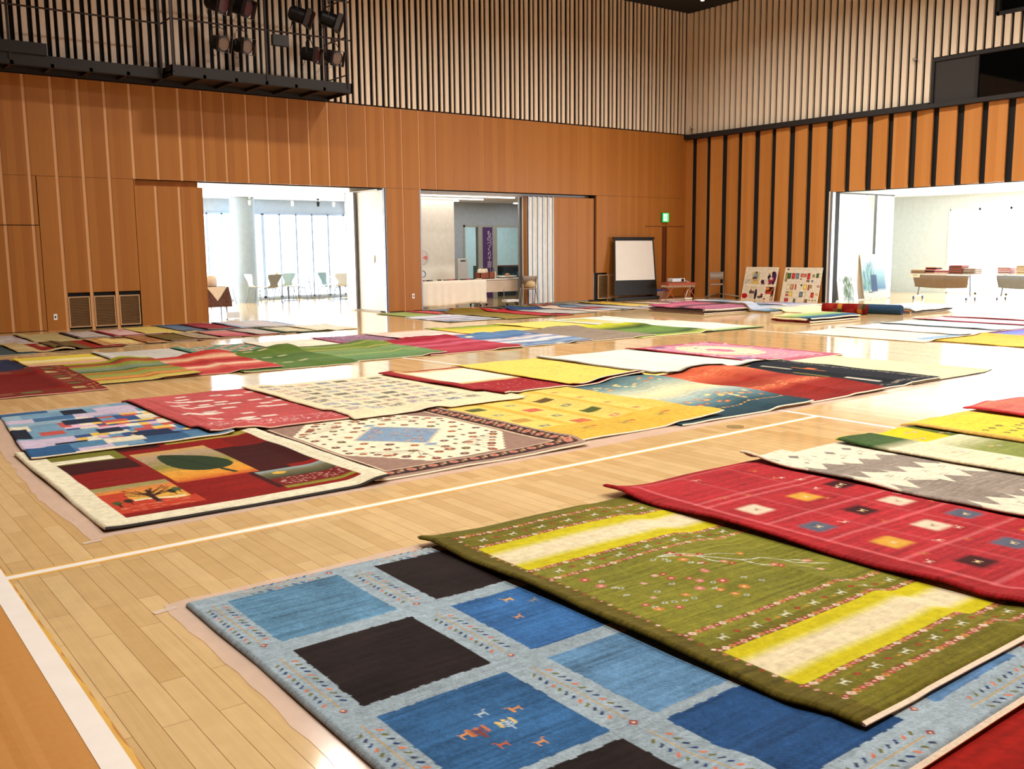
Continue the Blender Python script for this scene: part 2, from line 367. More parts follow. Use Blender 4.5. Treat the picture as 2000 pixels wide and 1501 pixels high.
# double door and exit sign near the corner
d2 = struct(empty('door_2', (-1.78, 0, 0)))
struct(MB().box(.01, .70, -.012, .0, .02, 2.15).box(.93, 1.66, -.012, 0, .02, 2.15).build('door_leaf', WD, d2)); struct(MB().box(.70, .93, -.004, .0, .02, 2.15).build('door_recess', mat('dark_veneer', (110,58,22), .5), d2))
struct(MB().box(.755, .785, -.05, -.0, .02, 2.13).box(.85, .88, -.05, -.0, .02, 2.13).build('door_handle', mat('bronze_bar', (128,72,38), .35, .4), d2)); struct(MB().box(0, 1.68, -.016, 0, 2.15, 2.175).build('door_head', mat('dark_veneer', (110,58,22), .5), d2))
ex = empty('exit_sign', (-1.0, -.01, 2.30)); tag(ex, 'small green and white running figure exit sign above the corner door', 'sign')
EXG = mat('exit_green', (40,190,90), .5, emit=1.6, var=0); EXW = mat('exit_white', (235,255,240), .5, emit=2.2, var=0)
MB().box(-.13, .15, -.07, 0, -.01, .27).build('sign_box', mat('sign_frame', (60,150,80), .5), ex, bevel=.006)
MB().box(-.12, .14, -.076, -.07, 0, .26).build('sign_face', EXG, ex)
rm = MB().box(-.08, .06, -.08, -.076, .03, .235); rm.build('doorway_mark', EXW, ex)
b = MB(); b.cbox((-.005,-.083,.19), (.03,.004,.03)); b.cbox((-.01,-.083,.14), (.03,.004,.07), ry=.3); b.cbox((-.035,-.083,.085), (.02,.004,.07), ry=.6); b.cbox((.02,-.083,.085), (.02,.004,.07), ry=-.5); b.cbox((.02,-.083,.155), (.05,.004,.015)); b.build('running_figure', EXG, ex)

# ------------------------------------------------------------------ lighting walkway on the left wall
wk = empty('lighting_walkway', (0, 0, 0)); tag(wk, 'black steel lighting walkway hung high on the slatted left wall', 'walkway')
STL = mat('brown_black_steel', (34,28,26), .55, .3)
def wseg(x0, x1, yf, name):
    b = MB().box(x0, x1, yf, yf+.02, 4.96, 5.17).box(x0, x0+.02, yf, -.03, 4.96, 5.17).box(x1-.02, x1, yf, -.03, 4.96, 5.17).box(x0, x1, yf+.02, -.05, 5.03, 5.06).box(x0, x1, yf, yf+.06, 4.955, 4.965).box(x0, x1, -.06, -.03, 4.94, 5.17)
    n = max(2, int((x1-x0)/.65))
    for k in range(1, n): b.box(x0+(x1-x0)*k/n-.03, x0+(x1-x0)*k/n+.03, yf, -.03, 4.965, 5.03)
    b.build(name, STL, wk)
wseg(-25, -16.08, -.72, 'deck_section'); wseg(-16.08, -12.14, -1.2, 'deck_section')
MB().box(-19.9, -18.22, -.76, -.70, 5.17, 5.38).build('junction_trunking', STL, wk)
RL = mat('rail_steel', (52,40,38), .4, .5)
MB().tube([(-25,-.72,6.0), (-16.08,-.72,6.02), (-16.06,-1.2,6.04), (-12.14,-1.2,6.08)], .018).build('handrail', RL, wk)
MB().tube([(-16.06,-1.2,6.86), (-12.14,-1.2,6.88)], .018).tube([(-25,-.72,6.86), (-16.1,-.72,6.86)], .018).build('upper_rail', RL, wk)
for x, y in ((-18.85,-.72), (-16.12,-.72), (-16.04,-1.2), (-14.1,-1.2), (-12.22,-1.2)):
    MB().cbox((x, y, 6.1), (.04,.04,2.1)).build('post', RL, wk)
b = MB()
for z in (5.35, 5.75, 6.15, 6.55, 6.95): b.tube([(-12.22,-1.2,z), (-12.22,-.1,z)], .015)
b.box(-12.24,-12.2,-.14,-.1,5.1,7.2).build('end_ladder', RL, wk)
jb = MB().box(-13.95, -13.60, -1.24, -1.12, 5.78, 6.0).build('junction_box', mat('box_grey', (40,36,36), .5)); tag(jb, 'small black junction box clamped to the walkway handrail', 'box')
def spot(loc, rz, tilt, label, open_=True, s=1.0):
    e = empty('stage_light', loc, rz); tag(e, label, 'stage light', 'stage lights on the lighting walkway'); e.scale = (s*1.15,)*3
    R = Matrix.Rotation(tilt, 4, 'X'); T = Matrix.Translation((0,0,-.30)) @ R
    Ry = T @ Matrix.Rotation(PI/2, 4, 'X')
    hs = MB().lathe((0,0,0), [(.01,-.16),(.09,-.16),(.12,-.12),(.12,.10),(.13,.12),(.13,.14)], 16, Ry).build('housing', mat('lamp_housing', (26,23,24), .45, .4), e, smooth=False)
    b = MB()
    for sx, sz in ((1,0),(-1,0),(0,1),(0,-1)):
        c = Vector((sx*.135, -.17, sz*.135)); b.box(c.x-(.13 if sx == 0 else .004), c.x+(.13 if sx == 0 else .004), -.20, -.13, c.z-(.13 if sz == 0 else .004), c.z+(.13 if sz == 0 else .004), T)
    b.build('colour_frame', mat('frame_brown', (50,36,32), .5), e)
    MB().lathe((0,0,0), [(.0,.141),(.11,.141),(.11,.148),(.0,.15)], 16, Ry).build('lens', mat('lens_amber', (96,64,36), .45) if open_ else mat('lens_red', (70,14,12), .5), hs)
    MB().tube([(-.15,0,-.30),(-.15,0,-.12),(-.10,0,-.05),(0,0,-.03),(.10,0,-.05),(.15,0,-.12),(.15,0,-.30)], .008, 6).build('yoke', RL, e)
    MB().cbox((0,0,0), (.03,.05,.09)).tube([(0,0,-.03),(0,0,.05)], .012, 6).build('clamp', RL, e)
    MB().tube([(.05,.1,-.25),(.12,.16,-.42),(.0,.15,-.5),(-.1,.1,-.40)], .005, 5).build('cable', BLK, e)
spot((-15.10,-1.2,6.03), .25, .25, 'round stage light with a glowing amber lens, first under the handrail'); spot((-14.62,-1.2,6.03), .35, .2, 'stage light hanging beside the amber lensed one')
spot((-15.12,-1.2,6.85), .5, .3, 'red fronted stage light above the amber lensed one', False, 1.15); spot((-14.62,-1.2,6.85), .6, .3, 'red fronted stage light left of the junction box, right one of its pair', False, 1.15)
spot((-13.32,-1.2,6.85), .9, .35, 'dark red stage light right of the junction box on the upper rail', False, 1.15); spot((-12.62,-1.2,6.85), 1.0, .35, 'dark red stage light nearest the walkway end on the upper rail', False, 1.15)
spot((-13.12,-1.2,6.03), .7, .2, 'black stage light under the handrail, second from the walkway end', False); spot((-12.58,-1.2,6.03), .2, .3, 'brown faced stage light under the handrail nearest the walkway end')
for (y, z, lab) in ((-7.43, 6.0, 'small grey sensor on the slats near the dark booth window'), (-.25, 5.12, 'small grey sensor at the slatted corner above the ledge')):
    e = empty('sensor', (-.05, y, z)); tag(e, lab, 'sensor'); MB().cbox((-.05,0,0), (.09,.07,.06)).build('sensor_head', mat('sensor_grey', (170,160,150), .4), e, bevel=.01); MB().tube([(.03,0,-.02),(-.05,0,-.03),(-.06,-.05,-.03)], .012).build('bracket', DKM, e)

# ------------------------------------------------------------------ lounge behind the left wall
WYA = 8.2
struct(MB().box(-24, -7.4, WYA, WYA+.15, 2.70, 3.2).box(-24, -7.4, WYA, WYA+.1, 0, .06).build('wall_lounge', GREYW))
struct(MB().box(-7.5, -7.38, 3.6, 8.3, 0, 3.2).box(-7.5, -7.38, 2.0, 3.6, 0, 3.2).build('wall_lounge_side', WHT))
MUL = mat('window_steel', (168,184,206), .4, .4)
win = struct(empty('window_3', (0, WYA, 0))); b = MB()
for u in (345, 376, 407, 436, 490, 515, 548, 580, 611, 642, 672, 703):
    x = AL(u, 500, WYA).x; b.box(x-(.05 if u == 515 else .025), x+(.05 if u == 515 else .025), -.03, .06, .06, 2.7)
x = -24
b.box(-24, -7.4, -.03, .06, 2.66, 2.72).box(-24, -7.4, -.03, .06, .06, .12); struct(b.build('window_frame', MUL, win))
GL = mat('clear_glass', (255,255,255), .0, trans=1, var=0)
struct(MB().box(-24, -7.4, 8.5, 8.6, -.2, 0).build('trim_11', mat('terrace_paving', (200,214,205), .6)))
clm = MB().lathe((-11.35, 7.4, 0), [(.36,0),(.36,3.12)], 36).build('column', mat('column_paint', (158,174,184), .7), smooth=False); tag(clm, 'round pale blue-grey column standing in front of the lounge windows', 'column'); clm['kind'] = 'structure'
TUBE = mat('ceiling_tube', (255,250,236), .5, emit=3, var=0)
def tubes(lst, z, labels, grp):
    for (x0, x1, y), label in zip(lst, labels):
        o = MB().box(x0, x1, y-.03, y+.03, z-.035, z).build('linear_ceiling_light', TUBE); tag(o, label, 'ceiling light', grp)
tubes([(-15.3,-11.35,1.05), (-14.9,-11.3,3.1)], 3.13, ('white ceiling strip light of the lounge closest to the hall','white ceiling strip light of the lounge, second from the hall'), 'lounge strip lights')
tubes([(-14.0,-10.8,5.3), (-9.6,-8.7,5.3)], 3.13, ('long white lounge strip light nearest the windows','short white lounge strip light beside the partition leaves'), 'lounge strip lights')
_t = [(AF(818,374.5,2.94), AF(1003,381,2.94)), (AF(818,383,2.94), AF(940,387,2.94)), (AF(818,390,2.94), AF(874,392,2.94))]
tubes([(-9.35, -6.25, .62), (-8.9, -6.5, 1.75), (-8.2, -6.7, 2.7)], 2.94, ('long white craft room strip light closest to the hall','white craft room strip light, middle of the three','short white craft room strip light furthest from the hall'), 'craft room strip lights')
_q = AF(1008,396,2.94); dl_ = MB().lathe((_q.x, _q.y, 2.91), [(.09,.04),(.09,0),(.0,-.005)], 16).build('round_ceiling_light', TUBE); tag(dl_, 'small round glowing downlight on the craft room ceiling', 'ceiling light')
for i, (u, lab) in enumerate(((487,'small track spotlight before the lounge windows, leftmost'), (571,'small track spotlight before the lounge windows, second from left'), (621,'small black track spotlight before the lounge windows, third from left'), (652,'small track spotlight before the lounge windows, rightmost'))):
    p = AL(u, 395, 7.0); e = empty('track_spotlight', (p.x, 7.0, 3.11)); tag(e, lab, 'spotlight')
    MB().box(-.02,.02,-.06,.06,-.02,.02).tube([(0,0,0),(0,0,-.1)], .01).build('mount', WHT if i != 2 else BLK, e); MB().lathe((0,0,-.22), [(.035,0),(.05,.14)], 14).build('lamp_head', WHT if i != 2 else BLK, e)
# lounge furniture
CH = mat('shell_chair_grey', (120,124,126), .4); LEG = mat('chair_steel', (105,120,140), .35, .7)
def shell_chair(x, y, rz, label, m):
    e = empty('shell_chair', (x, y, 0), rz); e.scale = (1.15,1.15,1.08); tag(e, label, 'chair', None)
    # a seat and back pressed from one sheet: waisted, back flaring to the top
    prof = [(-.20,.45,.19),(-.05,.44,.205),(.12,.445,.19),(.19,.48,.12),(.215,.56,.10),(.24,.66,.16),(.27,.76,.205),(.285,.81,.19)]
    vs = []; n = 7
    for (py_, pz, hw) in prof:
        for j in range(n):
            q = (j/(n-1)*2-1); vs.append((q*hw, py_-abs(q)**2*.03*(1 if pz > .5 else 0), pz+abs(q)**2*.02*(1 if pz < .5 else 0)))
    fs = [(i*n+j, i*n+j+1, (i+1)*n+j+1, (i+1)*n+j) for i in range(len(prof)-1) for j in range(n-1)]
    o = MB().add(vs, fs).build('seat_shell', m, e, smooth=True); sm = o.modifiers.new('t', 'SOLIDIFY'); sm.thickness = .012; sb = o.modifiers.new('s', 'SUBSURF'); sb.levels = 1; sb.render_levels = 2
    for sx in (-1, 1):
        for sy in (-1, 1): MB().tube([(sx*.05, sy*.05, .43), (sx*.17, sy*.15, .41), (sx*.23, sy*.22, 0)], .010, 6).build('leg', LEG, e)
    return e
def at_lounge(u, yy): return AL(u, 560, yy).x
CW = mat('shell_chair_white', (205,214,220), .4); CT = mat('shell_chair_teal', (170,200,205), .4)
shell_chair(at_lounge(527,5.6), 5.6, PI-.15+.3, 'grey shell chair with its flared back to the hall, in front of the lounge windows', CH)
shell_chair(at_lounge(503,6.5), 6.5, 1.7, 'pale shell chair seen edge on, left of the grey shell chair', CW)
shell_chair(at_lounge(556,6.9), 6.9, PI+.1, 'pale blue shell chair just right of the grey shell chair', CT)
shell_chair(at_lounge(578,6.3), 6.3, -1.5, 'pale shell chair seen edge on, right of the pale blue one', CW)
shell_chair(at_lounge(645,6.2), 6.2, .5, 'teal tinted shell chair tucked at the right lounge table', CT)
shell_chair(at_lounge(668,5.3), 5.3, PI-.4, 'pale shell chair nearest the cream partition', CW)
shell_chair(at_lounge(438,7.0), 7.0, -1.6, 'pale shell chair left of the round column', CW)
def round_table(x, y, label):
    e = empty('round_table', (x, y, 0)); tag(e, label, 'table'); MB().lathe((0,0,.70), [(.0,0),(.43,0),(.45,.01),(.45,.03),(.0,.03)], 32).build('tabletop', CW, e); MB().tube([(0,0,.02),(0,0,.7)], .03).lathe((0,0,0), [(.26,0),(.25,.02),(.04,.04)], 24).build('pedestal', LEG, e); return e
round_table(at_lounge(563,7.4), 7.4, 'white round lounge table behind the pale blue shell chair'); round_table(at_lounge(664,7.0), 7.0, 'white round lounge table near the cream partition')
o = MB().cbox((at_lounge(541,7.2), 7.2, .80), (.10,.10,.14)).build('paper_cup', mat('orange_paper', (246,190,110), .5), bevel=.01); tag(o, 'small orange container standing on the left lounge table', 'container')
def trestle(u, yy, rz, label):
    e = empty('sled_stand', (at_lounge(u, yy), yy, 0), rz); tag(e, label, 'stand')
    for s in (-.18, .18): MB().tube([(s-.06,0,.78),(s,.0,.35),(s+.02,0,.06),(s+.12,.0,.02),(s+.5,0,.02)], .012, 6).build('runner', LEG, e)
    MB().tube([(-.16,0,.55),(.2,0,.55)], .01, 6).tube([(-.14,0,.38),(.2,0,.38)], .01, 6).build('rung', LEG, e); MB().cbox((0,0,.79), (.5,.3,.02)).build('top_board', CW, e)
trestle(596, 7.5, 0, 'thin steel framed stand by the lounge windows, left one'); trestle(630, 7.75, .2, 'thin steel framed stand by the lounge windows, right one')
# patterned cloth table at the edge of the sliding panel
PC = mat('patterned_brown_cloth', (96,62,50), .9, var=.5, scale=28); CC = mat('cream_cloth', (232,216,190), .9, var=.1, scale=12)
p = AF(418, 612); p.x = AL(418, 580, .95).x; e = empty('cloth_covered_table', (p.x, .95, 0)); tag(e, 'small table under a dark patterned fringed cloth beside the sliding panel', 'table')
MB().box(-.30,.26,-.22,.22,.70,.72).build('tabletop', WD, e)
vs = []; fs = []; n = 40
for k in range(n):
    a = 2*PI*k/n; w = 1+.05*math.sin(6*a); sx = max(-1, min(1, 1.35*math.cos(a))); sy = max(-1, min(1, 1.35*math.sin(a)))
    for z, f in ((.735,1.0),(.5,1.08*w),(.28,1.14*w)): vs.append((sx*.30*f-.02, sy*.24*f, z))
for k in range(n):
    for j in range(2): fs.append((k*3+j, ((k+1)%n)*3+j, ((k+1)%n)*3+j+1, k*3+j+1))
fs.append(tuple(k*3 for k in range(n)))
o = MB().add(vs, fs).build('tablecloth', PC, None); o.location = e.location; tag(o, 'dark patterned cloth draped over the small table beside the sliding panel', 'tablecloth')
b = MB()
for k in range(60):
    a = 2*PI*k/60; sx = max(-1, min(1, 1.35*math.cos(a))); sy = max(-1, min(1, 1.35*math.sin(a))); b.tube([(sx*.342-.02, sy*.274, .285), (sx*.35-.02, sy*.28, .20)], .004, 4)
b.build('fringe', CC, o)
o2 = MB().add([(-.26,-.262,.74),(.22,-.262,.74),(.06,-.27,.52),(-.02,-.272,.42),(-.12,-.27,.56)], [(0,1,2,3,4)]).build('cream_overcloth', CC, o)
for sx in (-.26,.22):
    for sy in (-.18,.18): MB().tube([(sx,sy,0),(sx,sy,.7)], .015, 6).build('leg', LEG, e)
hb = MB().lathe((p.x-.05,.95,.735), [(.10,0),(.13,.02),(.125,.17),(.10,.24),(.02,.26)], 20).build('fabric_bag', CC, smooth=True); tag(hb, 'upright beige fabric bag standing on the patterned cloth table', 'bag')
o = MB().box(p.x+.15,p.x+.45,.6,.9,.02,.16).build('storage_box', mat('white_plastic', (225,232,240), .4), bevel=.01); tag(o, 'low white box on the floor beside the patterned cloth table', 'box')

# ------------------------------------------------------------------ craft room behind the second opening
YB = 3.6; DW0, DW1 = -5.92, -2.6
struct(MB().box(-7.4, DW0, YB, YB+.15, 0, 3.1).box(DW0, DW1, YB, YB+.15, 2.26, 3.1).box(DW1, .5, YB, YB+.15, 0, 3.1).box(-2.4, -2.3, .35, YB, 0, 3.1).build('wall_craft_room', GREYW))
struct(MB().box(-7.38, -6.84, YB-.08, YB, 0, 3.05).build('trim_12', mat('birch_board', (200,188,142), .55)))
struct(MB().box(-7.16, -7.155, YB-.083, YB-.08, 0, 3.05).build('trim_13', DKM))
GRF = mat('grey_door_frame', (168,172,164), .5)
dfr = struct(empty('door_3', (DW0, YB, 0)))
struct(MB().box(0,.05,-.02,.1,0,2.26).box(.52,.68,-.04,.1,0,2.26).box(1.06,1.24,-.04,.1,0,2.26).box(0,3.3,-.02,.1,2.2,2.26).box(3.25,3.3,-.02,.1,0,2.26).build('door_frame', GRF, dfr))
struct(MB().box(.05,.52,.02,.03,.02,2.2).build('door_pane', GL, dfr)); struct(MB().box(1.24,3.25,.02,.03,.02,2.2).build('window_pane', GL, dfr))
bn = empty('purple_banner', (DW0+.87, YB-.03, 0)); tag(bn, 'tall purple banner with white vertical lettering between the glass doors', 'banner')
PUR = mat('purple_cloth', (84,52,110), .8)
MB().box(-.20,.19,0,.012,.02,2.2).build('banner_cloth', PUR, bn)
def text(s, loc, size, m, parent, rot=(PI/2,0,0), name='lettering', spacing=1.0):
    c = bpy.data.curves.new(name, 'FONT'); c.body = s; c.size = size; c.align_x = 'CENTER'; c.align_y = 'TOP'; c.space_line = spacing; c.extrude = .001
    o = bpy.data.objects.new(name, c); COL.objects.link(o); bpy.context.view_layer.update()
    me = bpy.data.meshes.new_from_object(o.evaluated_get(bpy.context.evaluated_depsgraph_get())); bpy.data.objects.remove(o)
    me.materials.clear(); me.materials.append(m); o = bpy.data.objects.new(name, me); COL.objects.link(o); o.parent = parent; o.location = loc; o.rotation_euler = rot; return o
LTW = mat('letter_white', (225,215,235), .6)
text('\n'.join('ものづくり工房'), (.07, -.006, 2.10), .19, LTW, bn, spacing=.86)
MB().box(.02,.026,-.004,0,.62,.98).box(.09,.10,-.004,0,.66,.98).build('lettering_line', LTW, bn)
struct(MB().box(-7.4,.8,7.3,7.45,0,3.1).box(-7.5,-7.4,3.75,7.45,0,3.1).box(.8,.9,3.75,7.45,0,3.1).build('wall_workshop', mat('pale_cyan_wall', (200,228,232), .7)))
struct(MB().box(-7.5,.9,YB+.15,7.45,2.98,3.1).build('ceiling_workshop', CEILW))
# shelves of the workshop seen through the glass
BRN = mat('brown_shelf_edge', (140,84,66), .5)
def shelf(x0, x1, y, z, label):
    e = empty('low_shelf_unit', (x0, y, 0)); tag(e, label, 'shelf'); w = x1-x0
    MB().box(0,w,-.2,.2,z-.05,z).build('shelf_top', BRN, e)
    MB().box(0,.03,-.2,.2,0,z-.05).box(w-.03,w,-.2,.2,0,z-.05).box(w/2-.015,w/2+.015,-.2,.2,0,z-.05).box(0,w,-.2,.2,.5,.53).box(0,w,.17,.2,0,z-.05).build('shelf_carcass', mat('teal_cabinet', (58,104,112), .4), e); return e
shelf(-5.85,-5.38,4.6,1.02,'shelf with a brown top behind the left glass door'); shelf(-4.6,-2.7,4.8,1.0,'long low shelf with a brown top behind the right glass pane')
for i,(dx,w,h,c,lab) in enumerate(((.05,.16,.30,(190,60,110),'magenta and white picture box behind the left glass door'),(.23,.06,.31,(40,60,90),'narrow dark blue folder behind the left glass door'),(.32,.14,.30,(86,30,60),'dark maroon box behind the left glass door'))):
    o = MB().box(-5.85+dx,-5.85+dx+w,4.45,4.6,1.02,1.02+h).build('display_box', mat('box_%d'%i, c, .6), bevel=.004); tag(o, lab, 'box')
    MB().box(-5.85+dx+w*.2,-5.85+dx+w*.8,4.444,4.45,1.06,1.02+h*.6).build('box_window', mat('box_white',(232,236,240),.5), o)
st = empty('wooden_stool', (-4.45,4.5,1.0)); tag(st, 'upturned dark wooden stool standing on the long low shelf', 'stool'); DW_ = mat('dark_stool_wood', (92,66,54), .5)
MB().box(-.17,.17,-.15,.15,.0,.03).build('seat', DW_, st)
for sx in (-.15,.15):
    for sy in (-.13,.13): MB().box(sx-.018,sx+.018,sy-.018,sy+.018,.03,.46).build('leg', DW_, st)
MB().box(-.15,.15,-.14,-.12,.3,.33).build('stretcher', DW_, st)
b = MB(); 
for k in range(9): b.box(-5.82+k*.045, -5.82+k*.045+.03, 4.38, 4.42, .55, .84)
tag(b.build('white_files', mat('file_white',(215,222,228),.5)), 'row of white files on the middle shelf behind the left glass door', 'files', kind='stuff')
b = MB()
for k in range(26): x = -4.5+k*.067; h = random.uniform(.1,.28); b.box(x, x+.05, 4.56, 4.60, .53, .53+h)
tag(b.build('workshop_supplies', mat('teal_supplies',(60,130,140),.4,var=.5,scale=20)), 'teal and grey odds and ends packed into the long low shelf', 'supplies', kind='stuff')
# clothed table
LC = mat('cream_linen', (238,226,206), .85, var=.03, scale=5, bump=.1)
def panel_table(x0, x1, y0, y1, z, label, modesty=True):
    e = empty('folding_table', ((x0+x1)/2, (y0+y1)/2, 0)); tag(e, label, 'table'); w = (x1-x0)/2; d = (y1-y0)/2
    MB().box(-w,w,-d,d,z-.03,z).build('tabletop', mat('table_top_cream',(225,215,200),.35), e, bevel=.004)
    if modesty: MB().box(-w+.03,w-.03,-d+.02,-d+.03,z-.36,z-.04).build('modesty_panel', mat('beige_panel',(206,184,162),.5), e)
    for sx in (-1,1):
        MB().tube([(sx*(w-.12),-d+.08,.06),(sx*(w-.22),0,z-.04)], .014, 6).tube([(sx*(w-.12),d-.08,.06),(sx*(w-.22),0,z-.04)], .014, 6).build('leg', ALU, e)
        fr_ = MB().box(sx*(w-.12)-.015,sx*(w-.12)+.015,-d+.0,d-.0,.055,.085).build('foot_rail', ALU, e)
        for sy in (-1,1): MB().lathe((0,0,0), [(.012,-.012),(.032,-.012),(.032,.012),(.012,.012)], 14, Matrix.Translation((sx*(w-.12),sy*(d-.02),.032)) @ Matrix.Rotation(PI/2,4,'Y')).build('caster', BLK, fr_)
    return e
panel_table(-9.75,-7.45,.42,.92,.70,'folding table under the long cream cloth in the craft room opening', False)
vs = []; fs = []; n = 90; X0, X1 = -9.80, -7.40
rows = 10
for j in range(rows+1):
    for i in range(n+1):
        x = X0+(X1-X0)*i/n; t = j/rows
        if j == 0: vs.append((x,.66,.715)); continue
        f = (j-1)/(rows-1); amp = .018*f; z = .715-f*(.64-.03*math.sin(3*x)); vs.append((x+.01*f*math.sin(7*x), .395-f*.02+amp*math.sin(21*x+2*math.sin(5*x)), z))
for j in range(rows):
    for i in range(n): a = j*(n+1)+i; fs.append((a,a+1,a+n+2,a+n+1))
k0 = len(vs)
for j in range(8):
    t = j/7; vs += [(X1+.006+.015*t*math.sin(9*t),.40,.715-t*.6),(X1+.006+.03*t,.92,.715-t*.55)]
for j in range(7): fs.append((k0+2*j,k0+2*j+1,k0+2*j+3,k0+2*j+2))
fs.append((0,n,k0+1)); k1 = len(vs); vs += [(X0,.94,.716),(X1,.94,.716),(X1,.395,.716),(X0,.395,.716)]; fs.append((k1,k1+1,k1+2,k1+3))
o = MB().add(vs, fs).build('tablecloth', LC, None, smooth=True); o.modifiers.new('t','SOLIDIFY').thickness = .003; tag(o, 'long cream cloth hanging in front of the table in the craft room opening', 'tablecloth')
cols = [(40,36,34),(150,50,60),(60,66,60),(200,180,160),(30,30,34),(120,96,70),(180,70,80),(48,52,44)]
for k in range(12):
    x = -9.5+k*.175; c = cols[k % 8]; o = MB().cbox((x,.55+.06*math.sin(k*2.1),.733), (.15,.13,.028), rz=.4*math.sin(k)).build('small_textile', mat('textile_%d'%(k%8), c, .9, var=.3, scale=30), bevel=.01)
    tag(o, ('charcoal','deep rose','dark green-grey','sand beige','black','brown','pink','moss grey')[k % 8]+' folded textile on the cream cloth, '+('first','second','third','fourth','fifth','sixth','seventh','eighth','ninth','tenth','eleventh','twelfth')[k]+' from its left end', 'textile', 'small textiles on the cream tablecloth')
panel_table(-7.34,-5.75,.62,1.12,.72,'folding table with a beige front panel right of the cream cloth')
WICK = mat('brown_wicker', (134,66,38), .7, var=.35, scale=60, bump=.4)
def basket(x, w, h, lab, handles):
    e = empty('wicker_basket', (x,.86,.72)); tag(e, lab, 'basket')
    bb = MB().box(-w/2,w/2,-.14,.14,0,.02).box(-w/2,w/2,-.14,-.125,0,h).box(-w/2,w/2,.125,.14,0,h).box(-w/2,-w/2+.015,-.14,.14,0,h).box(w/2-.015,w/2,-.14,.14,0,h).build('basket_body', WICK, e)
    if handles: MB().tube([(-.08,-.13,h),(-.06,-.13,h+.1),(.0,-.13,h+.14),(.06,-.13,h+.1),(.08,-.13,h)], .008, 6).tube([(-.04,.13,h),(-.02,.13,h+.11),(.04,.13,h+.13),(.08,.13,h+.09),(.10,.13,h)], .008, 6).build('handle', DKM, bb)
    else: 
        b = MB()
        for k in range(5): b.lathe((-w/2+.05+k*.06, .02*math.sin(k*3), h*.6), [(.02,0),(.045,.06),(.04,.13+.03*math.sin(k*2)),(.01,.18)], 10)
        b.build('wrapped_bundles', CC, e)
basket(-7.21,.30,.17,'brown rectangular basket filled with wrapped bundles, next to the cream cloth',False); basket(-6.97,.20,.18,'brown basket with two arched handles, right of the filled basket',True)
o = MB().lathe((-6.80,.86,.72), [(.045,0),(.06,.19),(.055,.19),(.04,.01)], 16).build('paper_container', mat('pale_paper',(226,214,196),.7)); tag(o, 'pale tapered container right of the handled basket', 'container')
e = empty('serving_tray', (-6.35,.86,.72)); tag(e, 'oval white tray standing on the beige fronted table', 'tray'); MB().lathe((0,0,0), [(.16,0),(.27,.05),(.29,.06),(.28,.065),(.16,.015)], 28).build('tray_dish', WHT, e)
o = MB().lathe((-6.33,.86,.735), [(.12,.0),(.12,.01),(.075,.02),(.07,.10),(.03,.125)], 20).build('woven_hat', mat('straw_brown',(170,126,84),.8,var=.2,scale=40)); tag(o, 'small brown woven hat lying on the white tray', 'hat')
def folding_chair(x, y, rz, label, seatm, framem):
    e = empty('folding_chair', (x, y, 0), rz); tag(e, label, 'chair')
    for s in (-.20,.20):
        MB().tube([(s,.30,.0),(s*.98,.12,.38),(s*.95,-.13,.78)], .011, 8).build('rear_leg_frame', framem, e); MB().tube([(s*1.08,-.20,.0),(s*1.06,-.0,.30),(s*1.02,.16,.46)], .011, 8).build('front_leg', framem, e)
    MB().tube([(-.216,-.20,.012),(.216,-.20,.012)], .011, 8).tube([(-.2,.30,.012),(.2,.30,.012)], .011, 8).build('foot_bar', framem, e)
    MB().cbox((0,.0,.44), (.39,.36,.03), rx=-.06).build('seat', seatm, e, bevel=.012)
    vs = []
    for z, t in ((.58,0),(.79,1)):
        for j in range(9):
            q = j/4-1; vs.append((q*.2, -.02-.09*t+.0-.03*(1-q*q), z+(.01 if t else 0)*q*q))
    o = MB().add(vs, [(j,j+1,j+10,j+9) for j in range(8)]).build('backrest', seatm, e, smooth=True); o.modifiers.new('t','SOLIDIFY').thickness = .014
    return e
folding_chair(-6.32,-.10,-.5,'folding chair holding a beige bag, in front of the door leaf stack', mat('chair_beige',(150,130,112),.5), ALU)
p_ = MB().lathe((-6.30,-.14,.47), [(.10,0),(.15,.05),(.13,.16),(.06,.20)], 16).build('beige_bag', mat('straw_beige',(206,176,132),.8,var=.15,scale=30), smooth=True); tag(p_, 'rounded beige bag lying on the folding chair by the door leaf stack', 'bag')
e = empty('wheeled_rack', (-6.72,.22,0)); tag(e, 'low white wheeled base under the end of the beige fronted table', 'rack')
MB().box(-.2,.2,-.12,.12,.10,.16).build('base_tray', WHT, e)
for sx in (-.17,.17): MB().lathe((0,0,0), [(.01,-.012),(.035,-.012),(.035,.012),(.01,.012)], 12, Matrix.Translation((sx,-.08,.036)) @ Matrix.Rotation(PI/2,4,'Y')).build('wheel', BLK, e); 
MB().tube([(-.17,-.08,.06),(-.17,-.08,.12)], .01).build('wheel_stem', ALU, e); MB().tube([(.17,-.08,.06),(.17,-.08,.12)], .01).build('wheel_stem', ALU, e); MB().tube([(-.22,0,.14),(-.22,0,.45)], .01).build('upright', ALU, e)
e = empty('electric_fan', (-9.06,1.0,0)); tag(e, 'pink bladed electric fan showing past the pillar edge in the craft room', 'fan')
MB().lathe((0,0,0), [(.17,0),(.17,.02),(.03,.04),(.02,.06)], 20).tube([(0,0,.05),(0,0,1.2)], .014).build('stand', WHT, e)
for k in range(3):
    a = k*2*PI/3; MB().add([(0,-.05,1.32),(.15*math.cos(a-.5),-.06,1.32+.15*math.sin(a-.5)),(.16*math.cos(a),-.045,1.32+.16*math.sin(a)),(.15*math.cos(a+.45),-.03,1.32+.15*math.sin(a+.45))], [(0,1,2,3)]).build('blade', mat('fan_pink',(226,96,92),.4), e)
b = MB()
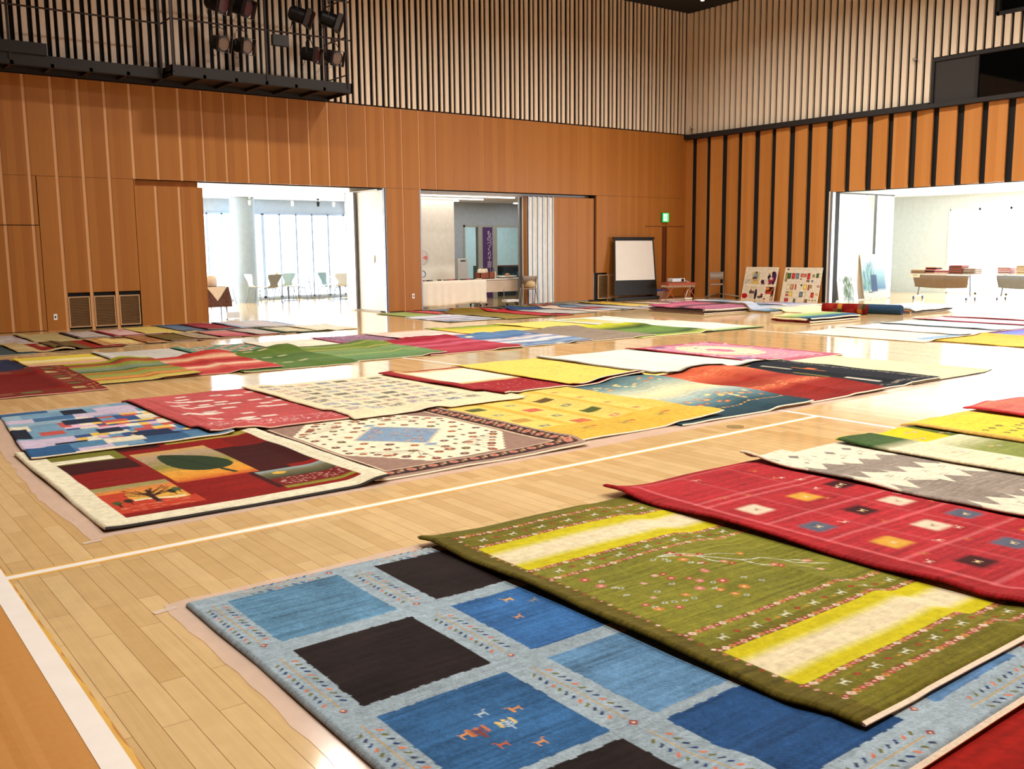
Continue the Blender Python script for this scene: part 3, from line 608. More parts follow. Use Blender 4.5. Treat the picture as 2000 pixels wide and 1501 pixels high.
for rr in (.05,.09,.13,.17,.19): b.tube([(rr*math.cos(a*PI/14),-.08-.0,1.32+rr*math.sin(a*PI/14)) for a in range(28)], .0025, 4, closed=True)
b.tube([(.19*math.cos(a*PI/14),-.0,1.32+.19*math.sin(a*PI/14)) for a in range(28)], .004, 4, closed=True); b.build('guard', mat('guard_grey',(150,150,150),.4), e); MB().cbox((0,.05,1.32), (.1,.14,.1)).build('motor', WHT, e, bevel=.02)
ac = empty('floor_air_purifier', (-6.20,3.38,0)); tag(ac, 'tall white slim cabinet with a black slot against the grey wall', 'appliance')
MB().box(-.19,.17,-.15,.15,0,1.26).build('body', mat('appliance_white',(214,216,218),.4), ac, bevel=.01); MB().box(-.10,.08,-.156,-.15,1.17,1.205).build('display_slot', BLK, ac)
ps = empty('desk_lamp', (-9.22,.75,.72)); tag(ps, 'small white round headed lamp at the left end of the cream cloth', 'lamp')
MB().lathe((0,0,0), [(.06,0),(.05,.02),(.02,.04),(.02,.1)], 14).build('stand', WHT, ps); MB().lathe((0,-.03,.18), [(.02,-.02),(.08,-.02),(.085,.02),(.03,.02)], 20, Matrix.Rotation(PI/2,4,'X')).build('round_head', mat('appliance_white',(214,216,218),.4), ps); MB().tube([(.085*math.cos(a*PI/10),-.055,.18+.085*math.sin(a*PI/10)) for a in range(20)], .008, 5, closed=True).build('ring', BLK, ps)
cam2 = MB().tube([(-8.0,3.3,3.04),(-8.0,3.3,2.98)], .03).lathe((-8.0,3.27,2.93), [(.01,-.05),(.05,-.04),(.05,.03),(.01,.05)], 14).build('ceiling_camera', mat('camera_grey',(120,124,128),.4)); tag(cam2, 'small dome camera hanging from the craft room ceiling', 'camera')

# ------------------------------------------------------------------ projection screen and the things by the corner
sc_ = empty('projection_screen', (-2.78, -.42, 0), 0); tag(sc_, 'portable projection screen with black borders leaning against the left wall', 'screen')
SB = mat('screen_black', (16,14,14), .55); bl, br, tl, tr = AL(1200,582,-.45), AL(1284,579,-.45), AL(1199,464,-.15), AL(1276,464,-.15)
def sp(q, r, y=0):     # position on the leaning sheet: q across, r up
    a = bl.lerp(br, q); c = tl.lerp(tr, q); P = a.lerp(c, r); return (P.x-sc_.location.x, (-.45+.30*r)+.42+y, max(.012, P.z))
def quadslab(q0,q1,r0,r1,y0,y1,name,m):
    vs = [sp(q,r,y) for y in (y0,y1) for q,r in ((q0,r0),(q1,r0),(q1,r1),(q0,r1))]
    return MB().add(vs, [(0,1,2,3),(7,6,5,4),(0,4,5,1),(1,5,6,2),(2,6,7,3),(3,7,4,0)]).build(name, m, sc_)
quadslab(0,1,.04,.985,0,.012,'border_sheet', SB); quadslab(.035,.965,.29,.95,-.006,0,'white_sheet', mat('screen_white', (226,218,206), .8, var=.025, scale=3)); quadslab(-.02,1.02,.975,1.01,-.02,.03,'top_bar', SB)
MB().box(bl.x-sc_.location.x-.04, br.x-sc_.location.x+.04, -.10,.06, 0,.10).build('floor_case', SB, sc_, bevel=.015)
tb = empty('low_folding_table', (-1.35,-.95,0), -.35); tag(tb, 'low wooden folding table with a fringed red cloth in the corner', 'table')
RW = mat('reddish_wood', (176,86,46), .45)
MB().box(-.40,.40,-.22,.22,.47,.49).build('tabletop', RW, tb)
for s in (-1,1):
    MB().tube([(s*.34-.16,-.2,.0),(s*.34+.16,-.2,.47)], .014, 6).build('leg', RW, tb); MB().tube([(s*.34+.16,-.2,.0),(s*.34-.16,-.2,.47)], .014, 6).build('leg', RW, tb)
    MB().tube([(s*.34-.16,.2,.0),(s*.34+.16,.2,.47)], .014, 6).build('leg', RW, tb); MB().tube([(s*.34+.16,.2,.0),(s*.34-.16,.2,.47)], .014, 6).build('leg', RW, tb)
cl = MB().box(-.43,.43,-.25,.25,.492,.50).box(-.43,.43,-.256,-.25,.42,.5).box(-.436,-.43,-.25,.25,.42,.5).box(.43,.436,-.25,.25,.42,.5)
o = cl.build('table_runner', mat('red_brown_cloth',(170,86,60),.9,var=.3,scale=40)); o.location = tb.location; o.rotation_euler = tb.rotation_euler; tag(o, 'fringed reddish cloth spread on the low folding table', 'tablecloth')
b = MB()
for k in range(36): x = -.42+k*.024; b.tube([(x,-.257,.42),(x+.004,-.26,.36)], .0045, 4)
for k in range(20): y = -.24+k*.025; b.tube([(-.437,y,.42),(-.44,y,.36)], .0045, 4)
b.build('fringe', CC, o)
pj = empty('projector', (-1.42,-.95,.50), -.25); tag(pj, 'white video projector on the low folding table', 'projector')
MB().box(-.22,.22,-.14,.14,.015,.125).build('body', mat('appliance_white',(214,216,218),.4), pj, bevel=.015); MB().lathe((.13,-.14,.07), [(.045,0),(.045,.02),(.035,.03)], 16, Matrix.Rotation(PI/2,4,'X')).build('lens', BLK, pj); MB().box(-.1,.1,-.05,.05,.125,.14).build('control_pad', DKM, pj)
cbn = MB().tube([(-1.17,-1.05,.56),(-1.13,-1.2,.5),(-1.13,-1.22,.35),(-1.2,-1.2,.25),(-1.28,-1.22,.12),(-1.3,-1.2,.02)], .012, 6).tube([(-1.13,-1.22,.36),(-1.08,-1.22,.24),(-1.1,-1.22,.2),(-1.14,-1.22,.3)], .012, 6).tube([(-1.3,-1.2,.02),(-1.6,-1.1,.015),(-2.0,-.9,.015)], .010, 6).build('power_cable', mat('cable_white',(232,224,214),.5)); tag(cbn, 'white power cable looping down from the projector to the floor', 'cable')
ps2 = MB().cbox((-1.25,-1.28,.03), (.24,.06,.045), rz=-.3).build('power_strip', WHT, bevel=.006); tag(ps2, 'white power strip on the floor under the low folding table', 'power strip')
bx = empty('storage_box', (-1.42,-.26,0), -.1); tag(bx, 'clear plastic storage box with a blue lid between the screen and the low table', 'box')
MB().box(-.21,.21,-.15,.15,0,.235).build('box_body', mat('cloudy_plastic',(176,140,110),.35,var=.35,scale=9), bx, bevel=.01); MB().box(-.225,.225,-.165,.165,.235,.275).build('lid', mat('blue_plastic',(36,66,170),.35), bx, bevel=.01)
folding_chair(-.52,-1.72,2.28,'grey folding chair facing the hall by the right wall in the corner', mat('chair_grey_brown',(146,128,112),.45), mat('chair_frame_grey',(150,140,130),.35,.7))
cd = MB().tube([(-.05,-.9,.02),(-.08,-1.4,.14),(-.1,-2.2,.08)], .02, 6).build('grey_tube', mat('tube_grey',(160,150,132),.5)); tag(cd, 'thin grey tube lying along the right wall behind the folding chair', 'tube')

# ------------------------------------------------------------------ painted canvases: colour per point of a fine mesh
class Cv:
    """w across (s), h down the other way (t), both metres; colours are given in sRGB"""
    def __init__(c, w, h, res, base):
        c.w, c.h = w, h; c.ns = max(3, int(round(w/res))+1); c.nt = max(3, int(round(h/res))+1); c.res = res
        c.S, c.T = np.meshgrid(np.linspace(0, w, c.ns), np.linspace(0, h, c.nt)); c.A = np.empty(c.S.shape+(3,)); c.A[:] = lin(base)
    def mask(c, m, col, a=1):
        m = np.clip(np.asarray(m, float), 0, 1)*a; c.A[:] = c.A*(1-m[..., None]) + lin(col)*m[..., None]; return c
    def rect(c, s0, t0, s1, t1, col, soft=0, a=1):
        if soft:
            f = lambda x, lo, hi: np.clip((x-lo)/soft+.5, 0, 1)*np.clip((hi-x)/soft+.5, 0, 1)
            return c.mask(f(c.S, s0, s1)*f(c.T, t0, t1), col, a)
        m = (c.S >= s0) & (c.S <= s1) & (c.T >= t0) & (c.T <= t1); return c.mask(m, col, a)
    def sub(c, s0, t0, s1, t1):
        i0 = max(0, int(t0/c.h*(c.nt-1))); i1 = min(c.nt, int(t1/c.h*(c.nt-1))+2); j0 = max(0, int(s0/c.w*(c.ns-1))); j1 = min(c.ns, int(s1/c.w*(c.ns-1))+2)
        return slice(i0, max(i0, i1)), slice(j0, max(j0, j1))
    def ell(c, s, t, rs, rt, col, a=1):
        sl = c.sub(s-rs, t-rt, s+rs, t+rt); m = (((c.S[sl]-s)/rs)**2+((c.T[sl]-t)/rt)**2 <= 1)[..., None]*a
        c.A[sl] = c.A[sl]*(1-m)+lin(col)*m; return c
    def dia(c, s, t, rs, rt, col, a=1):
        sl = c.sub(s-rs, t-rt, s+rs, t+rt); m = (abs((c.S[sl]-s)/rs)+abs((c.T[sl]-t)/rt) <= 1)[..., None]*a
        c.A[sl] = c.A[sl]*(1-m)+lin(col)*m; return c
    def seg(c, p, q, w, col, a=1):
        sl = c.sub(min(p[0],q[0])-w, min(p[1],q[1])-w, max(p[0],q[0])+w, max(p[1],q[1])+w); S, T = c.S[sl], c.T[sl]
        dx, dy = q[0]-p[0], q[1]-p[1]; L = dx*dx+dy*dy+1e-9; k = np.clip(((S-p[0])*dx+(T-p[1])*dy)/L, 0, 1)
        m = ((S-p[0]-k*dx)**2+(T-p[1]-k*dy)**2 <= (w/2)**2)[..., None]*a; c.A[sl] = c.A[sl]*(1-m)+lin(col)*m; return c
    def poly(c, pts, col, a=1):
        xs = [p[0] for p in pts]; ys = [p[1] for p in pts]; sl = c.sub(min(xs), min(ys), max(xs), max(ys)); S, T = c.S[sl], c.T[sl]; m = np.zeros(S.shape, bool)
        for i in range(len(pts)):
            (x0, y0), (x1, y1) = pts[i], pts[(i+1) % len(pts)]
            if y0 == y1: continue
            m ^= ((T >= min(y0, y1)) & (T < max(y0, y1)) & (S < (x1-x0)*(T-y0)/(y1-y0)+x0))
        m = m[..., None]*a; c.A[sl] = c.A[sl]*(1-m)+lin(col)*m; return c
    def vgrad(c, stops, s0=0, s1=9, t0=0, t1=None, along='t'):
        t1 = c.h if t1 is None else t1; X = c.T if along == 't' else c.S; a0, a1 = (t0, t1) if along == 't' else (s0, s1)
        q = np.clip((X-a0)/(a1-a0), 0, 1); ps = [p for p, _ in stops]; cs = np.array([lin(k) for _, k in stops])
        m = (c.S >= s0) & (c.S <= s1) & (c.T >= t0) & (c.T <= t1)
        for i in range(3): c.A[..., i] = np.where(m, np.interp(q, ps, cs[:, i]), c.A[..., i])
        return c
    def noise(c, ls, lt):
        """smooth random field, correlation lengths ls and lt metres"""
        a = max(2, int(c.w/ls)+3); b = max(2, int(c.h/lt)+3); g = RNG.standard_normal((b, a))
        x = c.S[0]/c.w*(a-1.001); y = c.T[:, 0]/c.h*(b-1.001); i = x.astype(int); j = y.astype(int); fx = x-i; fy = (y-j)[:, None]
        return (g[j][:, i]*(1-fx)+g[j][:, i+1]*fx)*(1-fy)+(g[j+1][:, i]*(1-fx)+g[j+1][:, i+1]*fx)*fy
    def abrash(c, amp=.10, ls=.35, lt=.012, big=.06, grain=.05, along='s'):
        f = c.noise(ls, lt) if along == 's' else c.noise(lt, ls)
        k = 1+amp*f+big*c.noise(.4, .25)+grain*RNG.standard_normal(c.S.shape); c.A *= np.clip(k, .4, 1.8)[..., None]; return c
    def beads(c, p, q, step, r, cols):
        L = math.hypot(q[0]-p[0], q[1]-p[1]); n = max(1, int(L/step))
        for i in range(n+1):
            s = p[0]+(q[0]-p[0])*i/n; t = p[1]+(q[1]-p[1])*i/n; c.dia(s, t, r, r, cols[i % len(cols)]); 
            if r > .011: c.dia(s, t, r*.4, r*.4, cols[(i+1) % len(cols)])
        return c
    def vine(c, p, q, step=.035, col=(196,160,96), leaves=((36,60,110),(214,120,80),(110,110,50),(50,60,90))):
        L = math.hypot(q[0]-p[0], q[1]-p[1]); d = ((q[0]-p[0])/L, (q[1]-p[1])/L); n = (-d[1], d[0]); c.seg(p, q, .007, col)
        k = int(L/step)
        for i in range(1, k):
            o = (p[0]+d[0]*i*step, p[1]+d[1]*i*step)
            for s in (-1, 1):
                e = (o[0]+n[0]*s*.028+d[0]*.014, o[1]+n[1]*s*.028+d[1]*.014); f = (o[0]+n[0]*s*.040+d[0]*.024, o[1]+n[1]*s*.040+d[1]*.024)
                c.seg(e, f, .011, leaves[(i+(s > 0)) % len(leaves)])
        c.dia(q[0]+d[0]*.03, q[1]+d[1]*.03, .018, .018, (150,50,60)); c.dia(q[0]+d[0]*.03, q[1]+d[1]*.03, .008, .008, (230,200,160)); return c
    def flower(c, s, t, r, col, mid=(235,200,150)):
        for k in range(8): a = k*PI/4; c.ell(s+r*.62*math.cos(a), t+r*.62*math.sin(a), r*.36, r*.36, col)
        return c.ell(s, t, r*.34, r*.34, mid)
    def deer(c, s, t, k, col, flip=1):
        for (x, y, w, h) in ((-3,0,6,2),(-3,2,1,3),(2,2,1,3),(2,-2,1,2),(3,-3,2,1),(-4,-1,1,1)):
            x0 = s+flip*x*k; x1 = s+flip*(x+w)*k; c.rect(min(x0,x1), t+y*k, max(x0,x1), t+(y+h)*k, col)
        return c
    def bush(c, s, t, k, col, leaf):
        c.seg((s, t+4*k), (s, t-4*k), k, col)
        for y in (-3,-1,1):
            for x in (-1,1): c.seg((s, t+y*k+k), (s+x*3*k, t+(y-1)*k), k*.8, col); c.ell(s+x*3.4*k, t+(y-1.2)*k, k, k, leaf)
        return c.ell(s, t-4.4*k, k*1.1, k*1.1, leaf)

def pile_mat(name, rough=.95, bump=.5, scale=330):
    M = bpy.data.materials.new(name); M.use_nodes = True; nt = M.node_tree; N = nt.nodes; K = nt.links; b = N['Principled BSDF']
    at = N.new('ShaderNodeAttribute'); at.attribute_name = 'Col'; g = N.new('ShaderNodeNewGeometry')
    nz = N.new('ShaderNodeTexNoise'); nz.inputs['Scale'].default_value = scale; nz.inputs['Detail'].default_value = 3; K.new(g.outputs['Position'], nz.inputs[0])
    n2 = N.new('ShaderNodeTexNoise'); n2.inputs['Scale'].default_value = 26; n2.inputs['Detail'].default_value = 4; K.new(g.outputs['Position'], n2.inputs[0])
    ad = N.new('ShaderNodeMath'); ad.operation = 'ADD'; K.new(nz.outputs[0], ad.inputs[0]); K.new(n2.outputs[0], ad.inputs[1])
    mr = N.new('ShaderNodeMapRange'); mr.inputs[1].default_value = .6; mr.inputs[2].default_value = 1.4; mr.inputs[3].default_value = .62; mr.inputs[4].default_value = 1.08; K.new(ad.outputs[0], mr.inputs[0])
    vm = N.new('ShaderNodeVectorMath'); vm.operation = 'SCALE'; K.new(at.outputs['Color'], vm.inputs[0]); K.new(mr.outputs[0], vm.inputs['Scale']); K.new(vm.outputs[0], b.inputs['Base Color'])
    b.inputs['Roughness'].default_value = rough; b.inputs['Specular IOR Level'].default_value = .12
    b.inputs['Sheen Weight'].default_value = .04; b.inputs['Sheen Roughness'].default_value = .4
    bp = N.new('ShaderNodeBump'); bp.inputs['Strength'].default_value = bump; bp.inputs['Distance'].default_value = .004; K.new(ad.outputs[0], bp.inputs['Height']); K.new(bp.outputs[0], b.inputs['Normal'])
    return M
PILE = pile_mat('woven_pile'); PRINT = pile_mat('printed_sheet', .5, .0, 60)
EDGE = mat('cream_edge_binding', (232,214,190), .9, var=.1, scale=60, bump=.3)
EDGES = {'cream': EDGE, 'pink': mat('pinkish_edge_binding', (214,168,150), .9, var=.1, scale=60), 'dark': mat('dark_edge_binding', (40,34,30), .9, var=.1, scale=60)}

# height map of everything already laid on the hall floor, 2.5 cm cells
HR = .025; HX0, HY0 = -25.0, -23.0; HM = np.zeros((1020, 1010))
def hsample(X, Y):
    gx_ = np.clip((X-HX0)/HR, 0, HM.shape[1]-2.001); gy_ = np.clip((Y-HY0)/HR, 0, HM.shape[0]-2.001); i = gx_.astype(int); j = gy_.astype(int); fx = gx_-i; fy = gy_-j
    return (HM[j, i]*(1-fx)+HM[j, i+1]*fx)*(1-fy)+(HM[j+1, i]*(1-fx)+HM[j+1, i+1]*fx)*fy
def blur(a, k):
    for ax in (0, 1):
        p = np.pad(a, [(k+1, k) if i == ax else (0, 0) for i in (0, 1)], mode='edge'); cs = np.cumsum(p, axis=ax)
        a = (np.take(cs, range(2*k+1, cs.shape[ax]), axis=ax)-np.take(cs, range(0, cs.shape[ax]-2*k-1), axis=ax))/(2*k+1)
    return a
def dilate(a, k):
    for ax in (0, 1):
        o = a.copy()
        for d in range(1, k+1):
            for sgn in (-1, 1):
                r = np.roll(a, sgn*d, axis=ax); 
                if ax == 0: (r[:d] if sgn > 0 else r[-d:]).__setitem__(slice(None), 0)
                else: r[:, (slice(0, d) if sgn > 0 else slice(-d, None))] = 0
                o = np.maximum(o, r)
        a = o
    return a
def grid_object(name, X, Y, ZT_, ZB_, colA, m):
    """a thick sheet: painted top, skirt and underside in one mesh"""
    nt, ns = X.shape; top = np.stack([X, Y, ZT_], -1).reshape(-1, 3); n = nt*ns
    idx = np.arange(n).reshape(nt, ns)
    f = np.stack([idx[:-1, :-1], idx[1:, :-1], idx[1:, 1:], idx[:-1, 1:]], -1).reshape(-1, 4)
    ring = np.concatenate([idx[0, :], idx[1:, -1], idx[-1, -2::-1], idx[-2:0:-1, 0]]); cx, cy = X.mean(), Y.mean()
    rim = top[ring].copy(); rc = colA.reshape(-1, 3)[ring]; zb = ZB_.reshape(-1)[ring]
    mid = rim.copy(); off = np.zeros((len(ring), 2)); Xr, Yr = X.reshape(-1)[ring], Y.reshape(-1)[ring]
    # outward direction of the rim
    nrm = np.roll(rim[:, :2], -1, 0)-np.roll(rim[:, :2], 1, 0); nn = np.stack([-nrm[:, 1], nrm[:, 0]], 1); nn /= np.linalg.norm(nn, axis=1)[:, None]+1e-9
    s = np.sign(((rim[:, :2]-[cx, cy])*nn).sum(1)); s[s == 0] = 1; nn *= s[:, None]
    mid[:, :2] += nn*.006; mid[:, 2] = rim[:, 2]*.55+zb*.45; bot = rim.copy(); bot[:, :2] += nn*.002; bot[:, 2] = zb
    rr = len(ring); k = np.arange(rr); k2 = (k+1) % rr
    q1 = np.stack([ring[k], ring[k2], n+k2, n+k], -1); q2 = np.stack([n+k, n+k2, n+rr+k2, n+rr+k], -1)
    V = np.concatenate([top, mid, bot]); F = np.concatenate([f, q1, q2]); Cc = np.concatenate([colA.reshape(-1, 3), rc*.92, rc*.8])
    me = bpy.data.meshes.new(name); me.vertices.add(len(V)); me.vertices.foreach_set('co', V.astype(np.float32).ravel())
    me.loops.add(F.size); me.loops.foreach_set('vertex_index', F.astype(np.int32).ravel()); me.polygons.add(len(F)); me.polygons.foreach_set('loop_start', np.arange(0, F.size, 4, dtype=np.int32))
    me.polygons.foreach_set('use_smooth', np.ones(len(F), bool)); me.update(calc_edges=True)
    at = me.color_attributes.new('Col', 'FLOAT_COLOR', 'POINT'); at.data.foreach_set('color', np.concatenate([np.clip(Cc, 0, 1), np.ones((len(V), 1))], 1).astype(np.float32).ravel())
    me.materials.append(m); o = bpy.data.objects.new(name, me); COL.objects.link(o); return o
def rug(x0, x1, yf, yn, label, paint, group, res=.02, th=.014, hills=(), skew=(0,0,0,0), edge='cream', far_edge=False, curl=.006, name='rug'):
    """lay one rug: x0..x1 along the row, yf the side away from the camera, yn the near side"""
    w, h = x1-x0, yf-yn; c = Cv(w, h, res, (128,128,128)); paint(c)
    q, p = c.S/w, c.T/h          # skew: x shifts at far-left, far-right, near-left, near-right
    X = x0+c.S+(skew[0]*(1-q)+skew[1]*q)*(1-p)+(skew[2]*(1-q)+skew[3]*q)*p; Y = yf-c.T
    X = X+.0035*c.noise(.6, .5); Y = Y+.003*c.noise(.5, .5)
    k = max(1, int(.06/res)); base = hsample(X, Y); soft = blur(dilate(base, k), k); base = np.maximum(base, blur(np.maximum(base, soft), max(1, k//2))); base = np.maximum(base, hsample(X, Y)+.004*(hsample(X, Y) > .001))
    wr_ = np.abs(c.noise(.5, .8))*.0035
    for (s, t, rs, rt, hh) in hills: wr_ = wr_+hh*np.exp(-((q-s)/rs)**2-((p-t)/rt)**2)
    e = np.minimum.reduce([c.S, w-c.S, c.T, h-c.T]); rnd = 1-np.clip(e/.012, 0, 1)
    cr = curl*np.exp(-(np.minimum(c.S, w-c.S)/.06)**2)*np.clip(c.noise(1.5, .6)+.6, 0, 2)
    zb = base+wr_+cr+.001; zt = zb+th*(1-.35*rnd**2)
    o = grid_object(name, X, Y, zt, zb, c.A, PILE); tag(o, label, 'rug', group)
    # binding along the ends
    for side in ((-1,) if not far_edge else (-1, 0)):
        xs, ys, zs = X[side], Y[side], zb[side]; st = max(1, int(.03/res)); ii = list(range(0, len(xs), st)); 
        if ii[-1] != len(xs)-1: ii.append(len(xs)-1)
        sg = -1 if side == -1 else 1; vs = []; fs = []
        for i in ii:
            for (dy, dz) in ((.004, .002), (.017, .003), (.019, .009), (.004, th*.8)): vs.append((xs[i], ys[i]+sg*dy, zs[i]+dz))
        for j in range(len(ii)-1): fs += [(j*4+a, j*4+(a+1) % 4, j*4+4+(a+1) % 4, j*4+4+a) for a in range(4)]
        fs += [(0,1,2,3), tuple(len(ii)*4-4+a for a in (3,2,1,0))]
        MB().add(vs, fs).build('edge_binding', EDGES[edge], o)
    # register in the height map
    j0, j1 = int((Y.min()-HY0)/HR), int((Y.max()-HY0)/HR)+1; i0, i1 = int((X.min()-HX0)/HR), int((X.max()-HX0)/HR)+1
    jj, ii = np.meshgrid(np.arange(j0, j1+1), np.arange(i0, i1+1), indexing='ij'); hx, hy = HX0+ii*HR, HY0+jj*HR
    a = np.clip((hx-x0)/w, 0, 1)*(c.ns-1); b_ = np.clip((yf-hy)/h, 0, 1)*(c.nt-1); inside = (hx >= x0-.01) & (hx <= x1+.01) & (hy >= yn-.01) & (hy <= yf+.01)
    val = zt[b_.round().astype(int), a.round().astype(int)]; HM[jj, ii] = np.where(inside, np.maximum(HM[jj, ii], val), HM[jj, ii])
    return o

# ------------------------------------------------------------------ rugs of the nearest row
GA = 'rugs in the row nearest the camera'
def p_plainred(c):
    c.rect(0,0,9,9,(150,24,14)); c.rect(.12,.12,c.w-.12,c.h-.12,(158,26,16)); c.abrash(.14,.5,.02,.08,.08)
def p_blue(c):
    c.rect(0,0,9,9,(160,176,186)); c.abrash(.07,.2,.01,.06,.10)
    rows = ((.10,.66),(.76,1.32),(1.41,1.95),(2.0,2.51)); cols_ = ((.14,.67),(.86,1.40),(1.59,2.13))
    LB, BK, BL, DB, MB_ = (92,134,164), (38,28,27), (52,96,142), (38,76,124), (56,104,160)
    pal = ((LB,BK,MB_),(BK,MB_,BK),(BL,(94,134,170),MB_),(BK,DB,(92,130,172)))
    for i, (t0, t1) in enumerate(rows):
        for j, (s0, s1) in enumerate(cols_):
            k = pal[i][j]; wob = .0026*c.noise(.02,.02); m = (c.S+wob >= s0) & (c.S+wob <= s1) & (c.T+wob >= t0) & (c.T+wob <= t1); c.mask(m, k)
            f = 1+.16*c.noise(.30,.011)+.14*c.noise(.15,.12)+.12*RNG.standard_normal(c.S.shape)*(k is not BK); c.A = np.where(m[..., None], c.A*np.clip(f,.5,1.7)[..., None], c.A)
    for s, base in ((.072,0),(.765,1),(1.49,1),(2.24,0)):
        for (t0, t1) in ((.12,.62),(.80,1.28),(1.44,1.92),(2.02,2.46)): c.vine((s,t0),(s,t1))
    for t in (.05, 2.60):
        for (s0, s1) in ((.2,.62),(.92,1.36),(1.64,2.08)): c.vine((s0,t),(s1,t), .04)
    O, Wt = (222,150,90), (190,205,215)
    c.deer(.30,1.68,.006,O).deer(.42,1.60,.0055,Wt).deer(.36,1.80,.0055,(200,100,60),-1).bush(.35,1.71,.008,(140,70,60),(200,120,80)).bush(.45,1.72,.0075,Wt,(226,196,120)).deer(.53,1.64,.006,O,-1).deer(.46,1.86,.006,O)
    c.deer(1.02,1.02,.0055,O).deer(1.18,.92,.0055,(150,140,120)).deer(1.10,.84,.006,(226,170,90),-1).deer(1.78,2.25,.0055,O)
    c.A *= np.clip(1+.05*RNG.standard_normal(c.S.shape),.7,1.3)[..., None]
def p_green(c):
    c.rect(0,0,9,9,(114,106,30)); c.rect(.12,.80,9,1.85,(130,126,42)); c.rect(0,0,.105,9,(98,86,26)); c.rect(0,0,9,.12,(106,98,30))
    c.abrash(.17,.35,.009,.09,.12)
    Y, Cc = (206,190,24), (232,214,176)
    for (t0, t1) in ((.36,.77),(1.92,2.27)):
        d = t1-t0; c.vgrad([(0,Y),(.20,Y),(.26,(218,204,100)),(.36,Cc),(.66,Cc),(.76,(216,204,100)),(.82,Y),(1,Y)], .115, 9, t0, t1)
        m = (c.S>.115)&(c.T>t0)&(c.T<t1); f = 1+.05*c.noise(.35,.01)+.04*RNG.standard_normal(c.S.shape); c.A = np.where(m[...,None], c.A*np.clip(f,.6,1.3)[...,None], c.A)
    bc = ((150,52,40),(232,200,184),(206,140,80),(170,70,60),(222,160,144))
    c.beads((.105,.17),(.105,2.44), .055, .012, bc)
    for t in (.17,.345,.785,.93,1.74,1.905,2.285,2.43): c.beads((.12,t),(c.w,t), .034, .019, bc)
    for t in (.255,.855,1.825,2.355):
        for k in range(13):
            s = .22+k*.19; c.deer(s,t,.0062,(216,212,190)); c.flower(s+.09,t,.014,(150,50,40),(190,90,50)); c.ell(s+.14,t+.01,.010,.008,(200,140,60))
    fc = ((200,120,104),(166,56,44),(206,160,140),(200,130,56),(180,80,66)); r_ = random.Random(5)
    for k in range(46):
        s = .22+r_.random()*.62; t = 1.0+r_.random()*.62
        if r_.random() < .5: c.flower(s,t,.023*r_.uniform(.7,1.2),fc[k%5],(226,190,160))
        else: c.dia(s,t,.018,.013,(214,214,196)); c.dia(s,t,.009,.007,(60,80,40))
    WB = (206,206,190); pts = [(.70,1.02),(.86,1.12),(1.0,1.28),(1.18,1.38),(1.34,1.52)]
    for i in range(4): c.seg(pts[i],pts[i+1],.010,WB)
    r_ = random.Random(9)
    for i in range(13):
        a = pts[r_.randrange(0,4)]; q0 = r_.choice((-1,1)); L_ = r_.uniform(.12,.30); b_ = (a[0]+L_*(.75 if q0 > 0 else .35), a[1]+L_*(.35 if q0 > 0 else .95)); mid = ((a[0]+b_[0])/2+.02*q0,(a[1]+b_[1])/2-.02*q0)
        c.seg(a,mid,.006,WB).seg(mid,b_,.005,WB); c.flower(b_[0],b_[1],.020,fc[i%5],(226,190,130))
def p_red(c):
    c.rect(0,0,9,9,(164,32,36)); c.rect(.13,.12,9,2.5,(176,42,48)); c.abrash(.17,.4,.010,.10,.12)
    PK = (226,124,126)
    for s in (.15,): c.rect(s-.012,.1,s+.012,9,PK,.02,.55)
    for t in (.10,.62,.70,1.12,1.50,1.90,2.34): c.rect(.13,t-.012,9,t+.012,PK,.02,.5)
    for s in (.55,.98): c.rect(s-.010,.1,s+.010,9,PK,.03,.28)
    CRM, YE, GB, DK_ = (232,204,178), (218,160,60), (92,96,112), (66,18,20)
    for (s,t,k) in ((.33,.90,CRM),(.79,.90,YE),(1.2,.86,DK_),(.32,1.32,GB),(.78,1.28,DK_),(1.12,1.29,CRM),(.37,1.72,YE),(.81,1.68,CRM),(1.15,1.68,GB),(.38,2.14,DK_),(.81,2.10,GB),(1.15,2.1,YE)):
        c.rect(s-.08,t-.075,s+.08,t+.075,k,.035); c.deer(s,t,.006,(230,200,150) if k != CRM else (150,130,90))
    r_ = random.Random(3)
    for k in range(40): c.deer(.2+r_.random()*1.3,.15+r_.random()*2.2,.006,((226,190,170),(200,120,70),(120,40,40))[k%3], 1 if k%2 else -1)
def p_zigzag(c):
    G, CR_ = (150,136,124), (236,222,196); c.rect(0,0,9,9,G); c.abrash(.14,.25,.008,.05,.08)
    tri = lambda x: 2*abs(x/.213-np.floor(x/.213+.5))
    z = tri(c.S)      # 0 at tooth points, 1 between
    def band(t0, t1, a):
        m = (c.T > t0+a*(1-z)) & (c.T < t1-a*z); c.mask(m, CR_)
    band(-.3,.56,.12); band(.76-.02,1.22,.15); band(1.56,2.05,.15); band(2.35,2.9,.15)
    for k in range(9):
        s = .02+k*.213
        c.dia(s+.10,.20,.045,.05,(140,128,120)); c.dia(s+.03,.36,.018,.02,G)
        for t in (.30,.45,.92,1.05,1.74,1.9): 
            for a in (-1,1): c.ell(s+.11+a*.014,t,.007,.009,(120,112,104)); c.ell(s+.11+a*.014,t+.03,.007,.009,(120,112,104))
        for t0, t1 in ((.86,1.1),(1.66,1.95)): c.seg((s,t0),(s+.1,t1),.004,(190,176,156))
    c.A *= np.clip(1+.035*RNG.standard_normal(c.S.shape),.7,1.2)[...,None]
